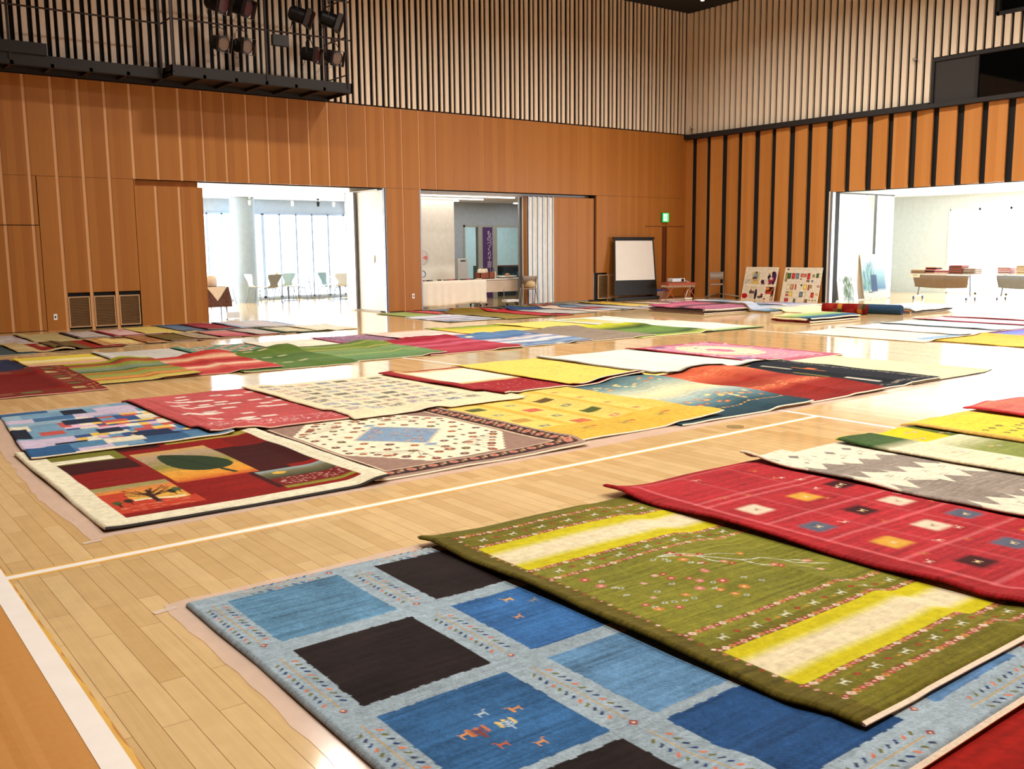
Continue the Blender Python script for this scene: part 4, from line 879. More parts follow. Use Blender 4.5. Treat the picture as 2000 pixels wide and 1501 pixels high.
def p_greenyellow(c):
    c.rect(0,0,9,9,(228,212,170)); c.rect(0,0,9,.45,(206,190,40))
    c.vgrad([(0,(64,88,44)),(.6,(70,96,50)),(1,(226,214,176))], 0, .46, .02, .5); c.rect(.46,0,.94,.42,(214,196,34)); c.rect(.94,0,1.15,.42,(98,108,40)); c.vgrad([(0,(230,222,186)),(.35,(140,146,74)),(.8,(126,134,64)),(1,(150,156,90))], .55, 1.6, .42, 1.5)
    c.rect(0,.45,.55,2.4,(236,220,184)); c.rect(.55,1.5,1.6,2.5,(214,200,150)); c.abrash(.08,.3,.01,.05,.06)
    for (s,t) in ((.6,.3),(.75,.15),(1.0,.3),(.25,.8),(.3,1.1),(.35,1.5),(.8,.8),(1.1,.9),(.9,1.3),(.7,1.2)): c.ell(s,t,.035,.012,(214,170,140)); c.seg((s,t),(s+.06,t+.03),.008,(206,176,80)); c.ell(s+.07,t+.03,.014,.02,(190,170,190))
def p_yellowdots(c):
    c.rect(0,0,9,9,(228,198,84)); c.rect(0,0,.06,9,(206,160,74)); c.rect(.10,.1,9,2.4,(236,206,70)); c.abrash(.05,.3,.012,.04,.04); c.seg((.3,.35),(.6,.7),.006,(150,130,70))
    for k in range(70):
        s = .2+(k%10)*.11+.03*((k//10)%2); t = .62+(k//10)*.16
        c.flower(s,t,.032,(120,110,60) if (k%3) else (96,60,50),(200,180,80))
def p_pinkred(c):
    c.rect(0,0,9,9,(206,84,84)); c.rect(0,0,.08,9,(190,50,50)); c.vgrad([(0,(222,120,96)),(.3,(214,110,110)),(1,(190,70,90))], .1, 9, .05, 2.4); c.abrash(.12,.3,.012,.08,.05)
rug(-20.75,-18.45,-18.95,-21.1,'plain deep red rug at the bottom right, partly under the blue squared rug',p_plainred,GA,.02,.02)
rug(-21.27,-18.93,-16.62,-19.28,'large rug of blue and black squares on pale grey-blue, nearest the camera',p_blue,GA,.0055,.022, hills=((.95,.95,.3,.2,.01),))
rug(-20.03,-17.3,-16.52,-19.08,'olive green rug with two yellow and cream bands and a flowering branch',p_green,GA,.006,.020,curl=.012,hills=((.65,.85,.2,.12,.012),(.04,.0,.07,.1,.012)),far_edge=True)
rug(-18.60,-16.85,-16.38,-19.02,'crimson rug with scattered cream, yellow, grey and dark little squares',p_red,GA,.007,.020,curl=.014,hills=((.0,.0,.12,.08,.035),(.55,.02,.2,.12,.008)),far_edge=True)
rug(-17.30,-15.75,-16.38,-18.98,'grey-brown rug crossed by cream serrated bands of lozenges',p_zigzag,GA,.008,.018,curl=.012,hills=((0,0,.1,.06,.03),))
rug(-16.20,-14.65,-16.40,-19.0,'rug of dark green, yellow and cream blocks beside the serrated grey one',p_greenyellow,GA,.01,.018,hills=((.05,.0,.15,.08,.02),(.55,.0,.1,.1,.02)))
rug(-15.12,-13.6,-16.30,-18.9,'yellow rug with a field of small dark blossoms near the right edge of the view',p_yellowdots,GA,.01,.016,edge='cream')
rug(-14.02,-12.3,-16.26,-18.8,'pink and coral rug at the far right end of the nearest row',p_pinkred,GA,.014,.018,hills=((.35,.0,.3,.15,.03),))

# ------------------------------------------------------------------ second row, near side (left laps over right)
GB_ = 'rugs in the second row, near side'; GC = 'rugs in the second row, far side'
def p_palescript(c):
    c.rect(0,0,9,9,(238,218,172)); c.abrash(.03,.3,.02,.03,.03); r_ = random.Random(2)
    for k in range(110):
        s, t = r_.random()*c.w, r_.random()*c.h
        if .12 < s < c.w-.12 and (t < .35 or t > c.h-.35 or s > c.w-.4): c.seg((s,t),(s+r_.uniform(-.05,.05),t+r_.uniform(-.04,.04)),.012,(150,140,130))
def p_black(c):
    c.rect(0,0,9,9,(30,34,42)); c.rect(.1,.1,c.w-.1,c.h-.1,(22,26,34)); c.abrash(.1,.3,.02,.08,.06)
    r_ = random.Random(8)
    for k in range(150): t = r_.random()*c.h; s = c.w-.12+r_.uniform(-.03,.03); c.ell(s,t,.012,.010,(150,140,120))
    for k in range(90): s = r_.random()*c.w; c.ell(s,c.h-.12+r_.uniform(-.04,.04),.012,.012,(150,140,120))
    for (s0,t0,s1,t1,col) in ((1.08,.40,1.13,.85,(170,160,140)),(1.22,.75,1.26,1.25,(190,120,40)),(.92,1.0,.96,1.5,(150,140,60)),(1.0,1.65,1.06,2.1,(206,196,180)),(.5,.3,.54,.7,(190,90,70)),(.62,.9,.66,1.3,(160,60,50))): c.rect(s0,t0,s1,t1,col,.015)
    for (s,t,col) in ((1.30,.98,(206,104,66)),(.7,1.15,(190,170,130)),(.80,1.6,(200,140,80)),(.5,.2,(150,110,60)),(.62,.5,(200,96,70)),(.3,.3,(190,90,60)),(1.0,.2,(120,90,60)),(.72,.75,(190,180,160))): c.rect(s-.06,t-.07,s+.06,t+.07,col,.02)
def p_rust(c):
    c.vgrad([(0,(196,84,52)),(.25,(206,96,62)),(.45,(150,40,26)),(.62,(196,88,58)),(.72,(148,34,24)),(1,(132,28,22))]); c.abrash(.12,.4,.02,.08,.06); r_ = random.Random(4)
    for t0 in (.22,.62,):
        for k in range(170): c.ell(r_.random()*c.w,t0*c.h+r_.uniform(-.09,.09),.012,.012,(220,150,100))
def p_teal(c):
    c.vgrad([(0,(60,92,100)),(.18,(120,148,146)),(.32,(196,198,170)),(.40,(232,216,170)),(.47,(232,216,170)),(.58,(176,190,180)),(.72,(96,128,134)),(.84,(46,76,86)),(1,(34,58,68))]); c.abrash(.08,.4,.015,.06,.05); r_ = random.Random(6)
    for k in range(46): c.flower(.1+r_.random()*(c.w-.2),.64*c.h+r_.uniform(.0,.34),.032,((206,104,60),(226,170,110),(230,216,150),(190,80,60))[k%4],(236,206,120))
    for k in range(40): c.flower(.1+r_.random()*(c.w-.2),.16*c.h+r_.uniform(-.14,.12),.028,((206,104,60),(226,170,110),(230,216,150))[k%3],(236,206,120))
    c.beads((.1,1.93),(c.w-.05,1.93),.06,.022,((220,180,110),(190,120,70)))
def p_yellowsq(c):
    c.rect(0,0,9,9,(238,204,104)); c.rect(0,1.95,9,9,(222,176,66)); c.rect(1.55,0,9,9,(226,180,70),.05,.5)
    for s in (.10,.52,.92,1.34): c.rect(s-.05,.0,s+.05,2.0,(222,178,70),.03)
    c.abrash(.05,.4,.012,.05,.03)
    cols_ = ((104,78,40),(204,110,72),(86,92,44),(112,66,40),(196,150,70),(206,104,76))
    i = 0
    for a, s in enumerate((.31,.72,1.13)):
        for b_, t in enumerate((.15,.50,.85,1.20,1.55,1.88)):
            if (a+b_) % 2 == 0: c.rect(s-.09,t-.075,s+.09,t+.075,cols_[(a*2+b_)%6],.02)
            else: c.rect(s-.05,t-.04,s+.05,t+.04,((150,150,120),(206,140,100),(120,130,110))[(a+b_)%3],.02); c.rect(s-.02,t-.015,s+.02,t+.015,(236,206,120))
    for s in (1.48,): 
        for t in (.2,.6,1.0,1.4,1.8): c.rect(s-.04,t-.03,s+.04,t+.03,(200,130,90),.02)
    for s in (.5,.95,1.4): c.deer(s,2.18,.016,(140,120,70)); c.rect(s+.12-.04,2.13,s+.16,2.18,(190,110,60),.01)
def p_persian(c):
    BR, DK_, CR_, BLU = (160,126,110), (62,38,38), (246,232,200), (136,160,184)
    c.rect(0,0,9,9,(170,138,118)); c.rect(.05,.05,c.w-.05,c.h-.05,DK_); r_ = random.Random(12)
    for L in ((( .115,.1),(.115,c.h-.1)),((c.w-.115,.1),(c.w-.115,c.h-.1)),((.1,.115),(c.w-.1,.115)),((.1,c.h-.13),(c.w-.1,c.h-.13))):
        (a,b_),(d,e) = L; n = int(math.hypot(d-a,e-b_)/.085)
        for i in range(n+1):
            s, t = a+(d-a)*i/n, b_+(e-b_)*i/n
            if i % 2: c.flower(s,t,.040,(206,140,116),(180,70,50))
            else: c.ell(s,t,.028,.028,(150,100,70)); c.ell(s+.012,t,.014,.014,(226,196,160)); c.ell(s-.03,t+.03,.012,.012,(196,150,110)); c.ell(s+.03,t-.03,.012,.012,(186,140,110))
    c.beads((.055,.055),(.055,c.h-.055),.03,.012,((226,200,170),(150,100,80))).beads((c.w-.055,.055),(c.w-.055,c.h-.055),.03,.012,((226,200,170),(150,100,80)))
    for (q) in (.185,): c.rect(q,q,c.w-q,c.h-q,(226,196,160)); c.rect(q+.015,q+.015,c.w-q-.015,c.h-q-.015,BR)
    # scalloped cream field with corner pieces
    cs, ct = c.w/2, c.h/2; a = abs(c.S-cs); b2 = abs(c.T-ct); saw = .03*np.abs(((a-b2)*7) % 1-.5)*2
    c.mask((a < cs-.22) & (b2 < ct-.25) & (a/(cs-.2)+b2/(ct-.22)+saw < 1.42), CR_)
    for k in range(80): c.ell(r_.choice((.24,c.w-.24))+r_.uniform(-.03,.2)*r_.choice((1,-1)),r_.uniform(.25,c.h-.25),.007,.007,(130,100,90),.6)
    for i in range(11):
        for j in range(13):
            s, t = .30+i*(c.w-.6)/10+r_.uniform(-.03,.03), .32+j*(c.h-.64)/12+r_.uniform(-.03,.03)
            if abs(s-cs)/(cs-.2)+abs(t-ct)/(ct-.22) < 1.30 and abs(s-cs)/.42+abs(t-ct)/.46 > 1.05: c.flower(s,t,.040,((120,60,50),(176,96,60),(96,60,70),(150,80,60),(90,84,50))[(i*3+j)%5],(206,150,100)) if (i+j)%2 else c.ell(s,t,.018,.026,((110,70,60),(100,100,80))[j%2])
    for sx, sy in ((-1,-1),(1,-1),(-1,1),(1,1)):
        for k in range(7):
            a0 = (cs+sx*.20, ct+sy*.62); b0 = (cs+sx*(.25+.07*k), ct+sy*(.95-.09*k)); c.seg(a0, b0, .008, (130,90,80)); c.flower(b0[0], b0[1], .034, ((110,56,60),(166,90,60))[k%2], (214,160,110))
    c.dia(cs,ct,.42,.46,(206,190,170)); c.dia(cs,ct,.39,.43,BLU)
    for k in range(120):
        s, t = cs+r_.uniform(-.36,.36), ct+r_.uniform(-.4,.4)
        if abs(s-cs)/.36+abs(t-ct)/.4 < 1: c.flower(s,t,.015,((206,150,110),(150,80,80),(176,120,90))[k%3],(230,210,180))
    for sg in (-1,1):
        c.dia(cs,ct+sg*.50,.07,.05,BLU); c.seg((cs,ct+sg*.5),(cs,ct+sg*.74),.016,(150,120,110)); c.flower(cs,ct+sg*.76,.05,(150,90,70))
    c.A *= np.clip(1+.04*RNG.standard_normal(c.S.shape),.7,1.25)[...,None]
def p_tree(c):
    RD, DR, CRM = (138,18,8), (62,6,4), (240,228,196); H = c.h
    c.rect(0,0,9,9,CRM); c.rect(.15,.10,c.w-.13,H-.13,RD)
    o = H-2.30    # offset of measurements
    T = lambda t: t+o
    c.rect(.15,.10,.62,T(.85),DR); c.rect(1.18,T(.60),c.w-.13,T(1.45),DR); c.rect(.15,.1,.62,T(.48),(120,116,40)); c.rect(.15,T(.30),.55,T(.44),CRM); c.rect(.62,.1,.95,T(.25),DR); c.rect(1.12,T(1.25),1.45,T(2.05),DR)
    c.rect(1.0,.10,c.w-.13,T(.20),(170,150,60)); c.rect(1.1,T(.02),1.55,T(.14),(222,150,60)); c.rect(.95,T(.20),1.18,T(.62),RD); c.rect(1.4,T(.25),1.67,T(.62),(120,18,10))
    c.abrash(.12,.4,.014,.06,.07)
    # field panel with the big dark green tree lying on its side
    c.vgrad([(0,(206,160,90)),(.2,(178,150,120)),(.42,(160,140,90)),(.55,(150,140,60)),(.72,(226,160,60)),(.88,(230,150,50)),(1,(196,80,36))], .66, 1.22, T(.40), T(1.52))
    m = (c.S>.66)&(c.S<1.22)&(c.T>T(.40))&(c.T<T(1.52)); c.A = np.where(m[...,None], c.A*np.clip(1+.06*c.noise(.2,.012)+.05*RNG.standard_normal(c.S.shape),.6,1.3)[...,None], c.A)
    def blob(cx, cy, ang, L, Wd, col, base=.5):
        ca, sa = math.cos(ang), math.sin(ang); pts = []
        for k in range(40):
            a = 2*PI*k/40; l = math.cos(a)*L; w = math.sin(a)*Wd*(1.0+.45*math.cos(a)); pts.append((cx+l*ca-w*sa, cy+l*sa+w*ca))
        c.poly(pts, col)
    blob(.94, T(.92), 1.25, .37, .175, (40,58,30)); c.seg((.84,T(.56)),(1.06,T(1.36)),.012,(26,34,20)); c.seg((1.04,T(1.30)),(1.08,T(1.44)),.035,(40,56,30))
    # landscape at the lower left: orange sky, white band, red ground, bare tree
    c.vgrad([(0,(150,140,80)),(.12,(168,150,96)),(.22,(222,130,60)),(.55,(228,170,70)),(1,(224,150,60))], .15, .62, T(1.35), T(2.06)); c.rect(.15,T(1.85),.45,T(2.06),(200,70,36),.03)
    hb = .36+.05*np.sin(c.T*9); mm = (c.S<hb-.02)&(c.S>.145)&(c.T>T(1.55))&(c.T<T(2.07)); c.mask(mm,(198,66,38)); mm = (c.S>.15)&(c.S<.66)&(c.T>T(1.84)+.05*np.sin(c.S*14))&(c.T<T(2.06)); c.mask(mm,(196,62,34)); c.mask((c.S>.3)&(c.S<.6)&(abs(c.T-T(1.82)-.03*np.sin(c.S*14))<.02),(236,220,180))
    tr = (.42,T(1.92)); DT = (60,24,14); c.seg(tr,(.42,T(1.72)),.03,DT); r_ = random.Random(21)
    for k in range(26):
        a0 = (.42+r_.uniform(-.02,.02),T(1.76)-r_.random()*.08); b_ = (a0[0]+r_.uniform(-.14,.16),a0[1]-r_.uniform(.02,.20)); c.seg(a0,b_,.010,DT)
    for (s,t,k) in ((.20,1.80,(70,80,40)),(.27,1.78,(44,34,24)),(.56,1.70,(40,40,24)),(.60,1.66,(70,90,50))): c.ell(s,T(t),.026,.05,k); c.seg((s,T(t)+.03),(s,T(t)+.10),.010,DT)
    for k in range(40): s, t = r_.uniform(.17,.6), r_.uniform(1.9,2.05); c.seg((s,T(t)),(s+.03,T(t)),.006,(226,150,120))
    # landscape at the right: blue hill, red meadow with white dots
    c.vgrad([(0,(150,170,170)),(.18,(120,110,76)),(.42,(70,74,50)),(.5,(116,24,18)),(.86,(120,26,20)),(.93,(150,140,46)),(1,(140,134,44))], 1.17, 1.67, T(1.55), T(2.10)); c.ell(1.30,T(1.66),.05,.04,(226,176,70))
    for k in range(90): c.ell(r_.uniform(1.2,1.65),r_.uniform(T(1.82),T(2.0)),.006,.006,(230,180,160))
    c.rect(c.w-.13,0,9,9,CRM); c.rect(0,0,.15,9,CRM); c.rect(0,H-.13,9,9,CRM); c.A *= np.clip(1+.04*RNG.standard_normal(c.S.shape),.7,1.2)[...,None]
rug(-12.75,-10.97,-12.84,-15.02,'pale straw rug with faint scribbled marks at the far end of the second row',p_palescript,GB_,.016,.012,edge='dark')
rug(-13.9,-12.11,-12.62,-15.0,'black rug with white, orange and yellow bars, between the rust and straw rugs',p_black,GB_,.014,.018,hills=((.15,.05,.2,.3,0.030),(.75,.0,.15,.15,0.024)))
rug(-15.2,-13.3,-12.72,-15.06,'rust red banded rug rumpled between the teal and black ones',p_rust,GB_,.014,.018,hills=((.72,.25,.3,.2,0.042),(.95,.75,.2,.12,0.015)))
rug(-16.5,-14.65,-12.82,-15.09,'teal rug fading to cream with orange blossoms, right of the yellow squared rug',p_teal,GB_,.012,.018,hills=((.85,.12,.25,.2,0.042),(.85,.62,.25,.16,0.027)))
rug(-17.75,-15.88,-12.5,-15.02,'yellow rug with rows of small brown and pink squares',p_yellowsq,GB_,.010,.016,hills=((.97,.93,.15,.08,.03),(.2,.9,.2,.1,.01)))
rug(-19.55,-17.66,-12.62,-15.18,'cream floral rug with a pale blue central lozenge and dark border',p_persian,GB_,.0085,.016,hills=((.97,.95,.2,.08,.02),))
rug(-21.25,-19.46,-12.68,-15.22,'cream bordered red rug with a dark green tree and small landscapes',p_tree,GB_,.0085,.022,edge='dark',hills=((.98,.95,.12,.08,.012),))
# second row, far side (right laps over left)
def p_patch(c):
    r_ = random.Random(31); P = ((86,128,160),(56,96,136),(150,176,190),(206,186,206),(236,222,190),(30,40,60),(70,110,150),(226,210,206),(120,156,180))
    c.rect(0,0,9,9,(96,136,166)); small = ((230,218,190),(196,86,80),(236,190,90),(56,80,130),(226,180,200),(236,226,200),(110,150,180))
    t = 0
    while t < c.h:
        dt = r_.choice((.17,.22,.28)); s = 0
        while s < c.w:
            ds = r_.choice((.16,.24,.34,.42))
            cen = abs(s+ds/2-c.w*.62) < .42 and abs(t-c.h*.55) < .75
            if cen:
                ss = s
                while ss < s+ds: w_ = r_.choice((.08,.11,.15)); tt = t; c.rect(ss,tt,ss+w_,tt+dt/2,r_.choice(small)); c.rect(ss,tt+dt/2,ss+w_,tt+dt,r_.choice(small)); ss += w_
            else: c.rect(s,t,s+ds,t+dt,r_.choice(P))
            s += ds
        t += dt
    for (s0,t0,s1,t1,k) in ((.0,1.0,.12,1.5,(26,34,50)),(.52,.15,.72,.45,(28,36,54)),(.45,.75,.75,1.0,(30,42,66)),(.85,1.75,1.15,2.15,(30,46,76)),(.55,1.9,.85,2.25,(236,222,190)),(.15,1.95,.55,2.3,(86,132,164)),(.0,2.1,.3,9,(46,90,134)),(.2,1.25,.38,1.42,(196,84,76)),(.55,1.55,.68,1.7,(236,196,90)),(.62,1.4,.82,1.6,(34,44,66))): c.rect(s0,t0,s1,t1,k)
    c.abrash(.07,.3,.012,.05,.04)
def p_redwhite(c):
    c.rect(0,0,9,9,(194,82,80)); c.abrash(.10,.3,.014,.08,.08); r_ = random.Random(14)
    for s in (.12,.2): c.rect(s-.004,.05,s+.004,9,(214,130,130),.01,.6)
    for k in range(7): c.rect(.25+k*.18,.1,.257+k*.18,9,(210,110,110),.01,.4)
    for k in range(52):
        s, t = r_.uniform(.2,c.w-.1), r_.uniform(.15,2.0); c.rect(s-.06*r_.uniform(.5,1.4),t-.034,s+.07,t+.034,(240,222,206),.03); 
        if k%9 == 0: c.rect(s-.03,t-.012,s+.03,t+.012,(140,150,170))
    for k in range(420): c.ell(r_.uniform(.05,c.w),r_.uniform(2.05,c.h-.12),.010,.008,((240,216,206),(226,150,150))[k%2])
def p_creamsq(c):
    c.rect(0,0,9,9,(244,222,182)); r_ = random.Random(17); kk = ((126,120,114),(196,166,156),(90,84,80),(170,152,158),(110,104,100),(204,168,150),(150,156,166))
    for i in range(7):
        for j in range(10):
            s, t = .20+i*.225, .22+j*.225; k = kk[r_.randrange(7)]; c.rect(s-.082,t-.068,s+.082,t+.068,k,.012,.85)
            f = r_.random()
            for q in range(14): c.ell(s+r_.uniform(-.07,.07),t+r_.uniform(-.06,.06),.010,.010,(240,226,196) if f < .6 else (90,80,80))
    c.abrash(.02,.3,.02,.02,.03)
def p_redcream(c):
    c.rect(0,0,9,9,(160,38,42)); c.rect(.14,.10,c.w-.05,1.36,(228,190,130),.06); c.rect(.22,.20,c.w-.12,1.26,(250,234,206),.05); c.rect(.0,1.42,9,9,(160,36,40),.06); c.abrash(.07,.3,.014,.05,.05); r_ = random.Random(19)
    for k in range(160): c.ell(r_.uniform(.05,c.w-.05),r_.uniform(1.5,c.h-.1),.008,.008,(226,150,140))
    c.beads((.1,c.h-.12),(c.w-.1,c.h-.12),.05,.012,((226,180,160),))
def p_yellow(c):
    c.rect(0,0,9,9,(250,204,96)); c.abrash(.03,.3,.02,.03,.03); r_ = random.Random(23)
    for k in range(60): s, t = r_.uniform(.15,c.w-.1), r_.uniform(.15,c.h-.2); c.seg((s,t),(s+.05,t+r_.uniform(-.01,.01)),.014,((170,150,110),(214,150,110),(130,120,110))[k%3])
def p_white(c):
    c.rect(0,0,9,9,(244,230,212)); c.rect(0,0,.035,9,(150,140,120)); c.rect(0,c.h-.03,9,9,(170,160,140)); c.rect(.7,0,.86,9,(244,222,200),.1,.6); c.abrash(.02,.3,.02,.02,.02); r_ = random.Random(25)
    for k in range(26): s, t = r_.uniform(.15,c.w-.1), r_.uniform(.15,c.h-.2); c.seg((s,t),(s+r_.uniform(-.05,.05),t+.05),.010,(206,190,170))
def p_pinkfloral(c):
    c.rect(0,0,9,9,(186,96,112)); c.rect(0,0,.05,9,(160,40,50)); c.rect(.16,.14,c.w-.14,c.h-.2,(206,140,156)); r_ = random.Random(27)
    c.ell(c.w*.5,c.h*.42,.52,.72,(236,206,170)); c.ell(c.w*.5,c.h*.42,.36,.5,(240,216,180)); c.ell(c.w*.5,c.h*.42,.16,.24,(206,120,140))
    for k in range(230): s, t = r_.uniform(.05,c.w-.05), r_.uniform(.05,c.h-.05); c.ell(s,t,r_.uniform(.015,.045),r_.uniform(.012,.035),((226,160,180),(240,216,190),(110,80,120),(200,110,130),(236,190,200),(214,196,120))[k%6],.8)
    for s, t in ((.25,1.95),(.35,2.1),(.5,.2),(.15,.3)): c.ell(s,t,.12,.10,(96,84,130),.8)
    c.abrash(.05,.2,.02,.05,.05)
rug(-21.12,-19.62,-10.62,-13.04,'patchwork rug of blue, pink, cream and yellow rectangles',p_patch,GC,.010,.016,skew=(.10,.05,-.09,-.05),edge='cream')
rug(-19.87,-18.30,-10.46,-12.98,'coral red rug with scattered white dashes, right of the patchwork rug',p_redwhite,GC,.010,.018,skew=(0,0,.02,.02),edge='pink')
rug(-18.58,-16.64,-10.46,-13.08,'cream rug with a grid of small grey and pink squares',p_creamsq,GC,.010,.016,edge='cream')
rug(-16.84,-14.75,-10.42,-12.84,'dark red rug with a big cream rectangle, right of the cream gridded one',p_redcream,GC,.012,.016,skew=(0,0,.12,.05),hills=((.97,.95,.12,.1,.02),))
rug(-15.68,-14.18,-10.30,-12.80,'bright yellow rug with faint dashes between the dark red and white ones',p_yellow,GC,.014,.014,edge='cream')
rug(-14.28,-12.46,-10.32,-12.82,'near white rug with a grey edge, right of the bright yellow one',p_white,GC,.014,.014,edge='dark')
rug(-12.54,-10.80,-10.30,-12.80,'pink floral rug with a cream centre at the right end of its row',p_pinkfloral,GC,.014,.016,skew=(0,0,.1,.08))

# ------------------------------------------------------------------ third row
GD = 'rugs in the third row, far side'; GE = 'rugs in the third row, near side'
def bands(lst, amp=.06, extra=None):
    def f(c):
        n = len(lst); c.vgrad([(p, k) for p, k in lst]); c.abrash(amp,.4,.02,.05,.04)
        if extra: extra(c)
    return f
def framed(bgc, ins, border=.12, dots_=(), n=60, seed=1, r=.02):
    def f(c):
        c.rect(0,0,9,9,bgc); c.rect(border,border,c.w-border,c.h-border,ins,.02); r_ = random.Random(seed)
        if dots_:
            for k in range(n): c.ell(r_.uniform(.05,c.w-.05), r_.uniform(.05,c.h-.05), r*r_.uniform(.7,1.6), r*r_.uniform(.6,1.2), dots_[k % len(dots_)])
        c.abrash(.05,.3,.03,.05,0.007)
    return f
R3 = .02
def p_diam(c):
    c.rect(0,0,9,9,(96,140,112)); r_ = random.Random(3)
    for i in range(9):
        for j in range(9):
            if (i+j) % 2: c.dia(.15+i*.15,.12+j*.2,.075,.12,(226,150,130))
            elif r_.random() < .4: c.dia(.15+i*.15,.12+j*.2,.05,.07,(226,206,190))
    c.abrash(.05,.3,.03,.04,0.009)
def ex_squares(c):
    for i in range(5):
        for j in range(8): 
            if (i*3+j) % 3 == 0: c.rect(.1+i*.24,.2+j*.24,.24+i*.24,.28+j*.24,(206,196,150),.02)
def ex_dim(c):
    r_ = random.Random(4)
    for k in range(26): c.seg((r_.random()*c.w,c.h*.45+r_.random()*.5),(r_.random()*c.w,c.h*.45+r_.random()*.5),.01,(222,150,100),.3)
rug(-22.2,-20.04,-5.35,-7.45,'dark navy rug at the left edge of the third row',framed((32,38,62),(40,46,72),.1),GD,R3,skew=(.0,.0,.0,.0))
rug(-20.0,-18.85,-5.32,-7.3,'yellow and peach shaded rug in the third row, right of the navy one',bands([(0,(240,206,70)),(.2,(238,202,66)),(.3,(250,232,180)),(.42,(240,206,90)),(.52,(226,170,140)),(.72,(232,182,150)),(.85,(244,214,140)),(1,(238,200,100))],.03,ex_dim),GD,R3)
rug(-18.92,-17.6,-5.34,-7.2,'plain greyish white rug in the third row',framed((200,192,180),(210,200,188),.03),GD,R3,edge='dark')
rug(-17.74,-16.4,-5.36,-7.1,'green and salmon lozenge patterned rug in the third row',p_diam,GD,R3,hills=((1,0,.1,.1,0.002),))
rug(-16.54,-15.1,-5.36,-7.1,'pale fringed cream rug, right of the lozenge rug',framed((236,224,200),(246,232,206),.06,((230,190,170),(190,200,170)),24),GD,R3,edge='dark')
rug(-15.33,-14.0,-5.27,-7.1,'rose and purple floral rug with a white oval centre',framed((176,96,120),(150,110,130),.10,((96,80,120),(200,120,140),(220,180,190),(70,60,100)),220,5),GD,R3)
def ex_oval(c): c.ell(c.w*.5,c.h*.45,.3,.3,(244,232,214))
rug(-14.23,-12.6,-5.15,-7.1,'pale rug with coral red edges and pink streaks',bands([(0,(236,150,130)),(.15,(246,216,190)),(.4,(240,190,180)),(.55,(250,226,210)),(.7,(236,150,140)),(.85,(246,210,190)),(1,(214,90,90))],.04),GD,R3,edge='pink')
rug(-12.8,-11.0,-5.05,-7.0,'lime green and yellow shaded rug with dark end, in the third row',bands([(0,(90,110,40)),(.12,(150,170,50)),(.4,(232,196,76)),(.7,(240,206,100)),(.9,(170,180,60)),(1,(150,160,60))],.04),GD,R3)
rug(-11.17,-9.6,-5.04,-7.0,'plain pale yellow rug right of the lime green one',bands([(0,(248,210,116)),(.5,(250,210,108)),(1,(240,204,106))],.03),GD,R3,edge='dark')
def p_landscape(c):
    c.rect(0,0,9,9,(244,236,214)); c.vgrad([(0,(170,186,120)),(.3,(226,196,96)),(.6,(206,200,180)),(1,(214,206,200))], .12, 1.0, .15, c.h-.15); c.rect(1.05,.2,1.5,c.h-.2,(240,234,220)); c.rect(1.5,.1,1.56,c.h-.1,(150,176,150)); c.rect(.08,.1,.12,c.h-.1,(150,190,180)); c.abrash(.03,.3,.03,.04,0.005)
rug(-9.75,-7.98,-4.9,-7.35,'cream bordered rug with yellow and green fields at the far end of the third row',p_landscape,GD,R3,edge='dark')
rug(-9.35,-7.72,-6.95,-9.08,'cream rug with a green edge at the right end of the third row',bands([(0,(244,230,206)),(.8,(246,232,210)),(.92,(190,200,140)),(1,(110,140,80))],.03),GE,R3,edge='dark',hills=((.72,0,.08,.06,0.009),))
rug(-10.95,-9.15,-6.78,-9.07,'green rug with lime border and dark hump, right of the taupe one',bands([(0,(206,196,40)),(.12,(190,190,50)),(.3,(60,80,36)),(.45,(110,140,60)),(.75,(96,124,60)),(.85,(60,84,46)),(1,(180,190,90))],.05),GE,R3,hills=((.45,.06,.15,.1,0.017),))
rug(-12.35,-10.52,-6.75,-8.96,'speckled taupe rug, right of the blue striped one',framed((134,116,96),(144,126,108),.04,((120,104,90),(166,150,130)),300,6,.012),GE,R3,hills=((.75,.0,.2,.12,0.011),(.4,.02,.12,.1,0.005)))
def ex_blue(c):
    r_ = random.Random(7)
    for k in range(16): s, t = r_.random()*c.w, r_.random()*c.h; c.rect(s,t,s+.14,t+.09,((236,216,190),(190,120,80),(60,80,130),(220,200,200))[k%4],.03)
rug(-13.9,-11.93,-6.75,-8.90,'blue rug with white and pink streaks between the crimson and taupe ones',bands([(0,(76,110,150)),(.2,(96,130,166)),(.35,(70,100,146)),(.5,(226,214,206)),(.58,(110,130,170)),(.68,(240,226,214)),(.8,(90,120,160)),(.9,(150,170,190)),(1,(54,84,130))],.06,ex_blue),GE,R3,hills=((.25,.05,.2,.1,0.006),(.7,.1,.15,.1,0.005)))
rug(-15.15,-13.43,-6.70,-8.95,'crimson rug with pink cross stripes, right of the striped green one',bands([(0,(150,20,36)),(.2,(160,26,44)),(.3,(206,90,110)),(.38,(160,34,52)),(.5,(206,96,116)),(.6,(166,40,56)),(.75,(190,70,86)),(1,(150,30,44))],.06),GE,R3,hills=((.72,.03,.2,.1,0.011),))
def ex_gst(c):
    for t,k in ((.3,(206,196,110)),(.55,(226,206,90)),(.62,(150,110,90)),(.8,(140,176,150)),(1.1,(96,130,110)),(1.35,(206,200,90))): c.rect(0,t,9,t+.05,k,.05,.6)
rug(-16.85,-14.83,-6.75,-8.90,'green rug with muted yellow and grey stripes, right of the green dashed one',bands([(0,(80,96,36)),(.2,(120,140,60)),(.5,(126,150,84)),(.8,(110,144,90)),(1,(96,120,70))],.06,ex_gst),GE,R3,hills=((.75,.1,.2,.12,0.011),(.2,.05,.2,.15,0.007)))
